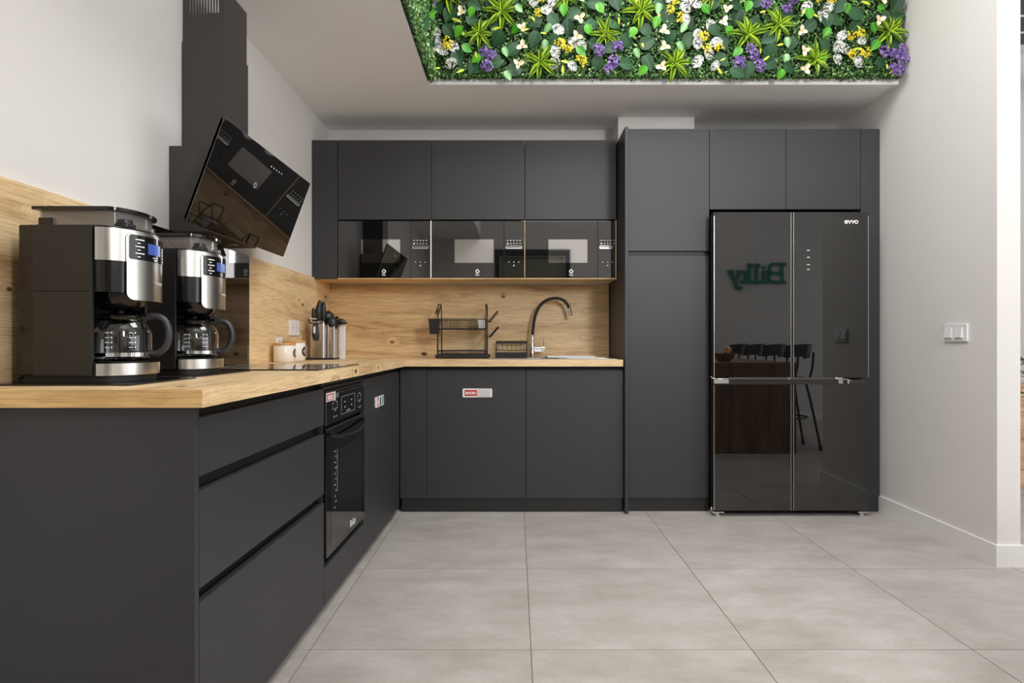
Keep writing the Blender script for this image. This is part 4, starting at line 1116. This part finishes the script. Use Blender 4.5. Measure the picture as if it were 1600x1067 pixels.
# ------------------------------------------------------------------ light switch
t = thing('light_switch', 'white double rocker light switch on the right wall', 'light switch', (XR, 3.09, 1.028))
build('plate', MB().box(XR-.009, XR-.0002, 3.008, 3.172, 1.030, 1.117, .002), M['white'], t)
for y in (3.135, 3.062):
    build('rocker', MB().prism([(XR-.0088, 1.048), (XR-.0175, 1.050), (XR-.0115, 1.099), (XR-.0088, 1.099)], y-.025, y+.025, 'y'), M['white'], t)

# ------------------------------------------------------------------ room behind the camera, seen in the black glass
tb = thing('dining_table', 'long oak counter table with solid end panels, right of the camera', 'table', (2.17, .35, 0))
build('tabletop', MB().box(1.50, 2.60, -.80, 1.585, .800, .84, .003), M['oakd'], tb)
for y in (1.545, -.76): build('end_panel', MB().box(1.52, 2.585, y, y+.035, 0, .80, .002), M['oakd'], tb)
st = None
for i, y in enumerate((1.22, .66, .12, -.42)):
    lab = 'black bar stool with curved backrest at the table, '+('first', 'second', 'third', 'fourth')[i]+' from the fridge'
    if st is None:
        st = thing('bar_stool', lab, 'stool', (2.68, y, 0), 'black bar stools at the table')
        build('seat', MB().prism(rrect(2.46, 2.84, y-.19, y+.19, .06), .655, .685), M['bplas'], st)
        rows = []
        for zz, off in ((.865, 0), (.90, .006), (.975, .02), (.99, .022)):
            rows.append([(2.70+off+.15*cos(R(a)), y+.215*sin(R(a)), zz+.02*cos(R(a))) for a in range(-80, 81, 10)])
        m = MB().strip(rows)
        rows2 = [[(p_[0]-.012, p_[1], p_[2]) for p_ in r_] for r_ in rows]; m.strip(rows2)
        m.strip([rows[0], rows2[0]]).strip([rows[-1], rows2[-1]]).strip([[r_[0] for r_ in rows], [r_[0] for r_ in rows2]]).strip([[r_[-1] for r_ in rows], [r_[-1] for r_ in rows2]])
        build('backrest', m, M['bplas'], st)
        build('back_post', MB().tube([(2.80, y+.15, .66), (2.83, y+.155, .78), (2.84, y+.16, .93)], .012, 8).tube([(2.80, y-.15, .66), (2.83, y-.155, .78), (2.84, y-.16, .93)], .012, 8), M['bmetal'], st)
        for sx in (-1, 1):
            for sy in (-1, 1):
                lg = build('leg', MB().tube([(2.65+sx*.13, y+sy*.12, .655), (2.65+sx*.16, y+sy*.145, .50), (2.65+sx*.20, y+sy*.165, .28), (2.65+sx*.245, y+sy*.18, .03)], .012, 8), M['bmetal'], st)
                build('rubber_tip', MB().cyl((2.65+sx*.242, y+sy*.179, .05), (2.65+sx*.25, y+sy*.181, 0), .016, n=10), M['rubber'], lg)
        build('foot_ring', MB().tube([(2.65+.195*cos(2*pi*k/24), y+.17*sin(2*pi*k/24), .30) for k in range(24)], .008, 8, closed=True), M['bmetal'], st)
        y_first = y
    else: dup(st, (0, y-y_first, 0), None, lab)
fb = thing('fruit_bowl', 'round wooden fruit bowl on the oak table', 'bowl', (2.02, 1.28, .8405))
build('bowl', MB().lathe([(.0, .8405), (.05, .8405), (.085, .870), (.108, .920), (.102, .920), (.08, .876), (.045, .852), (0, .852)], 2.02, 1.28, 28), M['bowl'], fb)
for k in range(4):
    a = R(-30+k*22)
    pts = [(2.02+(.075-.01*k)*cos(R(-70+20*j))*cos(a)+.01*k-.02, 1.28+(.085)*sin(R(-70+20*j)), .893+.045*cos(R(-70+20*j))+.010*k) for j in range(8)]
    bn = build('banana', MB().tube(pts, [.006, .013, .016, .017, .017, .016, .012, .005], 8), M['fruit'])
    tag(bn, 'yellow banana in the fruit bowl, '+('lowest', 'second from the bottom', 'second from the top', 'topmost')[k]+' of the bunch', 'banana', 'bananas in the fruit bowl')
# sign on the rear wall
k_ = .245
B = [[(0, 0), (.62, 0)], [(0, 1), (.62, 1)], [(.16, 0), (.16, 1)], [(.16, .5), (.62, .5)], arc(.62, .75, .24, .25, 90, -90), arc(.62, .25, .28, .25, 90, -90)]
def sh(pl, dx, s=1): return [[(a*s+dx, b*s) for a, b in p_] for p_ in pl]
i_ = [[(.02, .55), (.16, .55), (.16, 0)], [(0, 0), (.32, 0)], [(.15, .80), (.16, .80)]]
l_ = [[(.02, .92), (.16, .95), (.16, 0)], [(0, 0), (.32, 0)]]
kk = [[(.02, .92), (.16, .95), (.16, 0)], [(0, 0), (.32, 0)], [(.16, .28), (.40, .55), (.5, .55)], [(.27, .38), (.46, 0), (.56, 0)]]
yy = [[(-.04, .58), (.14, .58)], [(.44, .58), (.64, .58)], [(.04, .58), (.30, .02)], [(.56, .58), (.30, .02), (.22, -.26)], arc(.10, -.26, .12, .10, 0, -150, 8)]
so = stroke_letters('wall_sign', sh(B, 0)+sh(i_, 1.02)+sh(l_, 1.42)+sh(kk, 1.82)+sh(yy, 2.46), .16, .02, M['sign'], None, (3.575, YR+.001, 1.825), (-1, 0, 0), (0, 0, 1), .240)
tag(so, 'green raised letters reading Bilky on the wall behind the camera', 'sign')

# ------------------------------------------------------------------ through the gap at the right
for k in range(4):
    if k == 0:
        sr = thing('staircase', 'pale oak staircase seen through the gap right of the wall', 'staircase', (3.95, 4.9, 0))
    build('step', MB().box(3.30, 4.55, 4.36+.27*k, 4.36+.27*(k+1), 0, .17*(k+1)-.03), M['base'] if False else M['tread'], sr)
    build('tread', MB().box(3.28, 4.57, 4.33+.27*k, 4.36+.27*(k+1), .17*(k+1)-.029, .17*(k+1), .004), M['tread'], sr)
pp = thing('potted_palm', 'green potted palm beyond the end of the right wall', 'plant', (3.72, 3.85, 0))
build('pot', MB().lathe([(.11, 0), (.15, .30), (.16, .30), (.155, .32), (.14, .32), (.13, .28), (0, .28)], 3.72, 3.85, 24), M['wgrey'], pp)
palm = leafmat('palm_leaf', srgb(40, 84, 34), srgb(70, 120, 48))
rr = random.Random(5)
for k in range(11):
    a = pi+R(-70+14*k); Lf = rr.uniform(.5, .68); up_ = rr.uniform(.55, 1.0)
    m = MB(); sp = []
    for j in range(12):
        q = j/11; sp.append(Vector((3.72+cos(a)*Lf*q, 3.85+sin(a)*Lf*q, .29+up_*q*1.3-.55*q*q*up_)))
    m.tube(sp, .004, 5)
    for j in range(3, 12):
        d = (sp[j]-sp[j-1]).normalized(); sd = d.cross(Vector((0, 0, 1))).normalized()
        for s in (-1, 1):
            tip = sp[j]+(sd*s*.16+d*.10-Vector((0, 0, .05)))*(1-.4*j/11); w_ = d*.009
            m.add([sp[j]-w_, sp[j]+w_, tip], [(0, 1, 2)])
    build('frond', m, palm, pp)
t = thing('ceiling_grille', 'dark ceiling panel with white lines beyond the right wall', 'ceiling panel', (4.0, 3.9, 3.30))
build('panel', MB().box(2.6, 5.2, 3.0, 4.72, 3.30, 3.36), principled('dark_ceiling_board', srgb(80, 70, 66), .7), t)
for y in (4.29, 4.52): build('white_line', MB().box(2.6, 5.2, y, y+.02, 3.296, 3.30), M['white'], t)
build('hanger', MB().cyl((3.2, 3.2, 3.36), (3.2, 3.2, ROOM_TOP), .006, n=8).cyl((4.8, 4.5, 3.36), (4.8, 4.5, ROOM_TOP), .006, n=8), M['bmetal'], t)

# ------------------------------------------------------------------ green wall of artificial plants
gw = thing('green_wall', 'artificial green wall of leaves and flowers above the kitchen ceiling edge', 'green wall', (.85, YS, 2.54))
GZ0_, GZT = 2.545, 3.40
build('backing_panel', MB().box(XS+.001, XR-.001, YS-.03, YS-.001, GZ0_, GZT).box(XS+.001, XS+.012, 1.9, YS-.031, GZ0_-.02, GZT), M['moss'], gw)
# tiny leaves: nobody could count them
rr = random.Random(11)
V, Fc = [], []
def tiny(c, n_, s):
    u = Vector((rr.gauss(0, 1), rr.gauss(0, 1), rr.gauss(0, 1))); nn = (n_+u*.42).normalized()
    a = nn.orthogonal().normalized(); b = nn.cross(a); q = rr.uniform(0, 6.28)
    d1 = a*cos(q)+b*sin(q); d2 = nn.cross(d1)
    i0 = len(V); V.extend([c-d1*s, c-d2*s*.6+nn*s*.15, c+d1*s, c+d2*s*.6+nn*s*.15]); Fc.append((i0, i0+1, i0+2, i0+3))
for k in range(24000):
    tiny(Vector((rr.uniform(XS+.01, XR-.004), YS-.035-rr.random()**1.5*.045, GZ0_-.014+(3.134-GZ0_)*rr.random()**1.12)), Vector((0, -1, .1)), rr.uniform(.005, .0115))
for k in range(3000):
    tiny(Vector((rr.uniform(XS+.01, XR-.004), YS-.035-rr.random()*.04, rr.uniform(3.12, GZT))), Vector((0, -1, .25)), rr.uniform(.009, .016))
for k in range(9000):
    tiny(Vector((XS+.010+rr.random()**1.3*.05, rr.uniform(1.9, YS-.03), GZ0_-.034+(3.1-GZ0_)*rr.random()**1.4)), Vector((1, -.5, -.2)), rr.uniform(.006, .0125))
for k in range(1500):                              # fringe that hangs over the plaster lip
    tiny(Vector((rr.uniform(XS+.01, XR-.004), YS-.012-rr.random()*.05, GZ0_-.022+.03*rr.random()**.6)), Vector((0, -1, .1)), rr.uniform(.005, .010))
m = MB(); m.v = [tuple(p) for p in V]; m.f = Fc
me = bpy.data.meshes.new('small_leaves'); me.from_pydata(m.v, [], m.f); me.update()
me.transform(WM[gw].inverted())
me.materials.append(islandmat('small_green_leaves', [(0, srgb(30, 62, 26)), (.45, srgb(56, 104, 44)), (.8, srgb(96, 146, 66)), (1, srgb(178, 208, 134))], .45))
sl = bpy.data.objects.new('small_leaves', me); COL.objects.link(sl); sl.parent = gw; sl['kind'] = 'stuff'; WM[sl] = WM[gw]
# leaf meshes are one unit long, base at the origin, tip at +y, facing +z
def leaf_mesh(name, mat, wfun, n=7, fold=.10, droop=.18, cols=2):
    rows = []
    for i in range(n+1):
        q = i/n; w_ = wfun(q)
        rows.append([(w_*s, q, fold*abs(s)*w_*2-droop*q*q) for s in ([-1, -.5, 0, .5, 1] if cols == 2 else [-1, 0, 1])])
    return mesh_of(name, MB().strip(rows), mat, True, 80)
heart = lambda q: .42*(sin(pi*min(1, q*.92+.08))**.75)*(1-q)**.25*1.05 if q < 1 else 0
lance = lambda q: .13*sin(pi*(.08+.92*q))**.8 if q < 1 else 0
oval = lambda q: .40*sin(pi*(.04+.96*q))**.6 if q < 1 else 0
ivy_me = leaf_mesh('ivy_leaf', leafmat('dark_ivy_leaf', srgb(22, 58, 32), srgb(48, 86, 54), rough=.5), heart)
bri_me = leaf_mesh('bright_leaf', leafmat('bright_green_leaf', srgb(56, 132, 28), srgb(92, 168, 48), rough=.3), heart)
var_me = leaf_mesh('variegated_leaf', leafmat('variegated_leaf', srgb(140, 182, 128), srgb(170, 204, 158), edge=srgb(60, 140, 50), width=.40, rough=.35), heart)
spk_me = leaf_mesh('speckled_leaf', speckle(), oval)
bla_me = leaf_mesh('blade', leafmat('spiky_blade', srgb(50, 90, 30), srgb(88, 130, 42), edge=srgb(172, 200, 52), width=.115, rough=.3), lance, n=7, fold=.5, droop=.30)
lim_me = leaf_mesh('lime_leaf', leafmat('lime_leaf', srgb(168, 190, 40), srgb(200, 210, 70), rough=.35), lambda q: .16*sin(pi*(.05+.95*q))**.8 if q < 1 else 0, n=5)
def put(me, name, c, N, spin, size, tilt=0, off=.05, parent=gw, mode='leaf'):
    """c: point in the plane of the wall; N: outward normal; spin: direction of the tip in the plane"""
    N = Vector(N); up = Vector((0, 0, 1)); rt = up.cross(N).normalized()
    d = rt*cos(spin)+up*sin(spin)
    d = (d*cos(tilt)+N*sin(tilt)).normalized(); s = d.cross(N).normalized(); nn = s.cross(d)
    base = Vector(c)+N*off
    if mode == 'leaf': base = base-d*size*.5
    Mx = Matrix(((s.x, d.x, nn.x, base.x), (s.y, d.y, nn.y, base.y), (s.z, d.z, nn.z, base.z), (0, 0, 0, 1))) @ Matrix.Scale(size, 4)
    o = bpy.data.objects.new(name, me); COL.objects.link(o); o.parent = parent
    o.matrix_local = WM[parent].inverted() @ Mx
    return o
rr = random.Random(21)
YG = 3.49
def gp(x, y): p = px(x, y, YG); return (p.x, YS-.03, p.z)
NB = (0, -1, 0); NSD = (1, 0, 0)
IVY = [(681,16),(702,25),(702,52),(742,11),(766,6),(740,34),(777,49),(777,65),(716,94),(739,109),(777,101),(805,112),(801,80),(801,4),(666,39),
 (835,40),(865,36),(834,65),(864,69),(887,46),(894,26),(931,10),(961,6),(926,39),(959,41),(914,50),(932,102),(951,79),(979,104),(980,67),(1011,69),(1012,100),(1010,49),(931,74),
 (1034,8),(1042,30),(1044,61),(1074,65),(1076,40),(1112,10),(1115,52),(1150,11),(1179,6),(1150,31),(1129,69),(1127,95),(1150,117),(1167,112),(1199,102),(1201,85),(1199,62),(1181,39),
 (1230,28),(1307,15),(1306,32),(1289,37),(1260,45),(1335,44),(1336,26),(1397,11),(1401,29),(1234,72),(1287,77),(1230,109),(1374,102),(1370,70),(1372,35),(1259,87),(1395,71)]
BRI = [(737,24),(717,56),(731,81),(744,96),(805,51),(880,20),(937,17),(987,55),(907,86),(1001,116),(919,51),(1100,20),(1137,54),(1166,14),(1149,85),(1215,121),(1320,19),(1371,21),(1359,50),(1286,56),(1282,96),(1360,77),(1326,2),(1260,27),(1249,0),(1023,41)]
VAR = [(790,86),(811,19),(794,122),(855,50),(994,87),(851,77),(1065,49),(1061,77),(1026,20),(1226,71),(1224,97)]
SPK = [(705,104),(709,77),(684,57),(682,71),(692,81),(834,5),(862,6),(855,20),(872,50),(897,71),(909,75),(894,107),(867,86),(866,102),(1045,2),(1074,5),(1069,17),(1087,12),(1087,59),(1087,73),(1116,70),(1105,89),(1087,100),(1115,106),(1109,45),(1069,36),
 (1257,15),(1290,16),(1281,31),(1310,61),(1305,77),(1317,80),(1341,69),(1305,97),(1335,102)]
for (x, y) in IVY: put(ivy_me, 'ivy_leaf', gp(x, y), NB, rr.uniform(-2.9, 1.2), rr.uniform(.082, .104), rr.uniform(-.45, .2), rr.uniform(.050, .072))
for (x, y) in BRI: put(bri_me, 'bright_leaf', gp(x, y), NB, rr.uniform(-2.6, -.3), rr.uniform(.056, .068), rr.uniform(-.3, .1), rr.uniform(.07, .09))
for (x, y) in VAR: put(var_me, 'variegated_leaf', gp(x, y), NB, rr.uniform(-2.4, -.6), rr.uniform(.054, .062), rr.uniform(-.3, .1), rr.uniform(.07, .09))
for (x, y) in SPK: put(spk_me, 'speckled_leaf', gp(x, y), NB, rr.uniform(-2.9, .4), rr.uniform(.058, .08), rr.uniform(-.25, .1), rr.uniform(.065, .085))
core_me = None
def spiky(c, N, size):
    global core_me
    if core_me is None:
        m = MB().ball((0, 0, 0), (.010, .010, .012), 8, 5)
        for k in range(6):
            a = k*pi/3; m.tube([(0, 0, 0), (.015*cos(a), .015*sin(a), .018)], [.004, .001], 5)
        core_me = mesh_of('spiky_plant', m, principled('spiky_core', srgb(40, 74, 26), .5))
    N = Vector(N); up = Vector((0, 0, 1)); rt = up.cross(N).normalized(); b = Vector(c)+N*.055
    o = bpy.data.objects.new('spiky_plant', core_me); COL.objects.link(o); o.parent = gw
    Mx = Matrix(((rt.x, up.x, N.x, b.x), (rt.y, up.y, N.y, b.y), (rt.z, up.z, N.z, b.z), (0, 0, 0, 1)))
    o.matrix_local = WM[gw].inverted() @ Mx; WM[o] = Mx
    for k in range(13):
        a = 2*pi*k/8+rr.uniform(-.25, .25); inner = k >= 8
        if inner: a = 2*pi*(k-8)/5+.3+rr.uniform(-.2, .2)
        put(bla_me, 'blade', b, N, a, size*(rr.uniform(.6, .75) if inner else rr.uniform(.88, 1.12)), R(50 if inner else rr.uniform(12, 30)), .0, o, mode='base')
SPI = [(750,55),(785,22),(700,-4),(844,100),(946,57),(1001,20),(884,-5),(1052,102),(1165,57),(1110,-5),(1213,42),(1270,96),(1384,52),(1075,-30),(1330,-30),(790,-40),(960,-45),(1190,-45),(1260,-75)]
for (x, y) in SPI: spiky(gp(x, y), NB, rr.uniform(.098, .114))
# flowers
def floret(m, c, N, s, np_, cup=.35):
    N = Vector(N).normalized(); a = N.orthogonal().normalized(); b = N.cross(a); q = rr.uniform(0, 6)
    for k in range(np_):
        t0 = q+2*pi*k/np_; d = a*cos(t0)+b*sin(t0); e = N.cross(d)
        c_ = Vector(c)
        m.add([c_, c_+d*s*.6+e*s*.32+N*s*cup*.4, c_+d*s+N*s*cup, c_+d*s*.6-e*s*.32+N*s*cup*.4], [(0, 1, 2, 3)])
def cluster(name, mat, n, rad, fs, np_, stem=None):
    m = MB()
    for k in range(n):
        a = rr.uniform(0, 2*pi); q = rad*math.sqrt(rr.random())
        h_ = rr.uniform(.0, .03)*(1.2-q/rad)+.008
        floret(m, (q*cos(a), q*sin(a), h_), Vector((cos(a)*q/rad*.7, sin(a)*q/rad*.7, 1))+Vector((rr.gauss(0, .25), rr.gauss(0, .25), 0)), fs*rr.uniform(.8, 1.2), np_)
    me_ = mesh_of(name, m, mat, True, 180); return me_
pur = islandmat('purple_florets', [(0, srgb(84, 58, 128)), (.6, srgb(124, 92, 168)), (1, srgb(166, 138, 200))], .55)
yel = islandmat('yellow_florets', [(0, srgb(214, 190, 10)), (1, srgb(244, 226, 50))], .5)
crm = principled('cream_petal', srgb(226, 216, 190), .5); ycen = principled('yellow_centre', srgb(222, 186, 70), .5)
pmes = [cluster('purple_flower', pur, 46, .036, .009, 5) for k in range(3)]
ymes = [cluster('yellow_flower', yel, 26, .034, .0085, 5) for k in range(3)]
def petal(q): return .34*sin(pi*(.06+.94*q))**.7 if q < 1 else 0
cpet = leaf_mesh('petal', crm, petal, n=5, fold=.25, droop=-.1)
ccore = mesh_of('cream_flower', MB().ball((0, 0, .004), (.0055, .0055, .008), 8, 5), ycen)
def place(me, name, c, N, off, s=1):
    N = Vector(N); up = Vector((0, 0, 1)); rt = up.cross(N).normalized(); b = Vector(c)+N*off; q = rr.uniform(0, 6.28)
    r2 = rt*cos(q)+up*sin(q); u2 = N.cross(r2)
    Mx = Matrix(((r2.x, u2.x, N.x, b.x), (r2.y, u2.y, N.y, b.y), (r2.z, u2.z, N.z, b.z), (0, 0, 0, 1)))
    o = bpy.data.objects.new(name, me); COL.objects.link(o); o.parent = gw; o.matrix_local = WM[gw].inverted() @ Mx @ Matrix.Scale(s, 4); WM[o] = Mx
    return o
PUR = [(674,37),(676,8),(757,85),(768,90),(761,107),(964,77),(934,82),(957,100),(949,112),(1194,8),(1170,79),(1152,102),(1184,106),(1175,90),(1226,17),(1236,2),(1377,85),(1394,89),(1405,95),(1406,79),(1390,111),(1400,112)]
YEL = [(666,4),(662,16),(702,70),(698,78),(841,25),(846,1),(874,74),(887,80),(906,100),(1044,20),(1052,5),(1059,32),(1096,61),(1100,81),(1120,80),(1295,4),(1269,2),(1324,60),(1339,57),(1326,89),(1346,85)]
CRM = [(721,5),(722,27),(677,87),(816,79),(810,107),(816,51),(904,5),(905,36),(900,64),(1034,56),(1034,80),(1030,110),(1131,22),(1125,42),(1140,1),(1371,7),(1365,39),(1246,56),(1250,86),(1251,115),(1280,0)]
for k, (x, y) in enumerate(PUR): place(pmes[k % 3], 'purple_flower', gp(x, y), NB, .065, rr.uniform(.7, 1.0))
for k, (x, y) in enumerate(YEL): place(ymes[k % 3], 'yellow_flower', gp(x, y), NB, .070, rr.uniform(.7, 1.0))
for (x, y) in CRM:
    o = place(ccore, 'cream_flower', gp(x, y), NB, .092)
    b = Vector(gp(x, y))+Vector(NB)*.092; q = rr.uniform(0, 6)
    for k in range(3): put(cpet, 'petal', b, NB, q+2*pi*k/3+rr.uniform(-.25, .25), rr.uniform(.032, .040), R(rr.uniform(5, 25)), 0, o, mode='base')
for k in range(46):
    put(lim_me, 'lime_leaf', gp(rr.uniform(675, 1400), rr.uniform(-20, 118)), NB, rr.uniform(0, 6.28), rr.uniform(.03, .055), rr.uniform(-.1, .5), rr.uniform(.06, .085))
# upper part of the panel, above the photograph's frame, and the return on the left
for k in range(60):
    c = (rr.uniform(XS+.06, XR-.05), YS-.03, rr.uniform(3.0, 3.34))
    put(ivy_me if k % 2 else (bri_me if k % 4 else spk_me), ('ivy_leaf' if k % 2 else ('bright_leaf' if k % 4 else 'speckled_leaf')), c, NB, rr.uniform(-2.6, .6), rr.uniform(.07, .09), rr.uniform(-.25, .1), .06)
for k in range(34):
    c = (XS+.015, rr.uniform(2.2, YS-.10), rr.uniform(GZ0_+.03, 3.2))
    if k % 3 == 0: put(bri_me, 'bright_leaf', c, NSD, rr.uniform(-2.6, -.4), .065, rr.uniform(-.3, .0), .05)
    else: put(ivy_me, 'ivy_leaf', c, NSD, rr.uniform(-2.6, -.4), .085, rr.uniform(-.3, .0), .05)
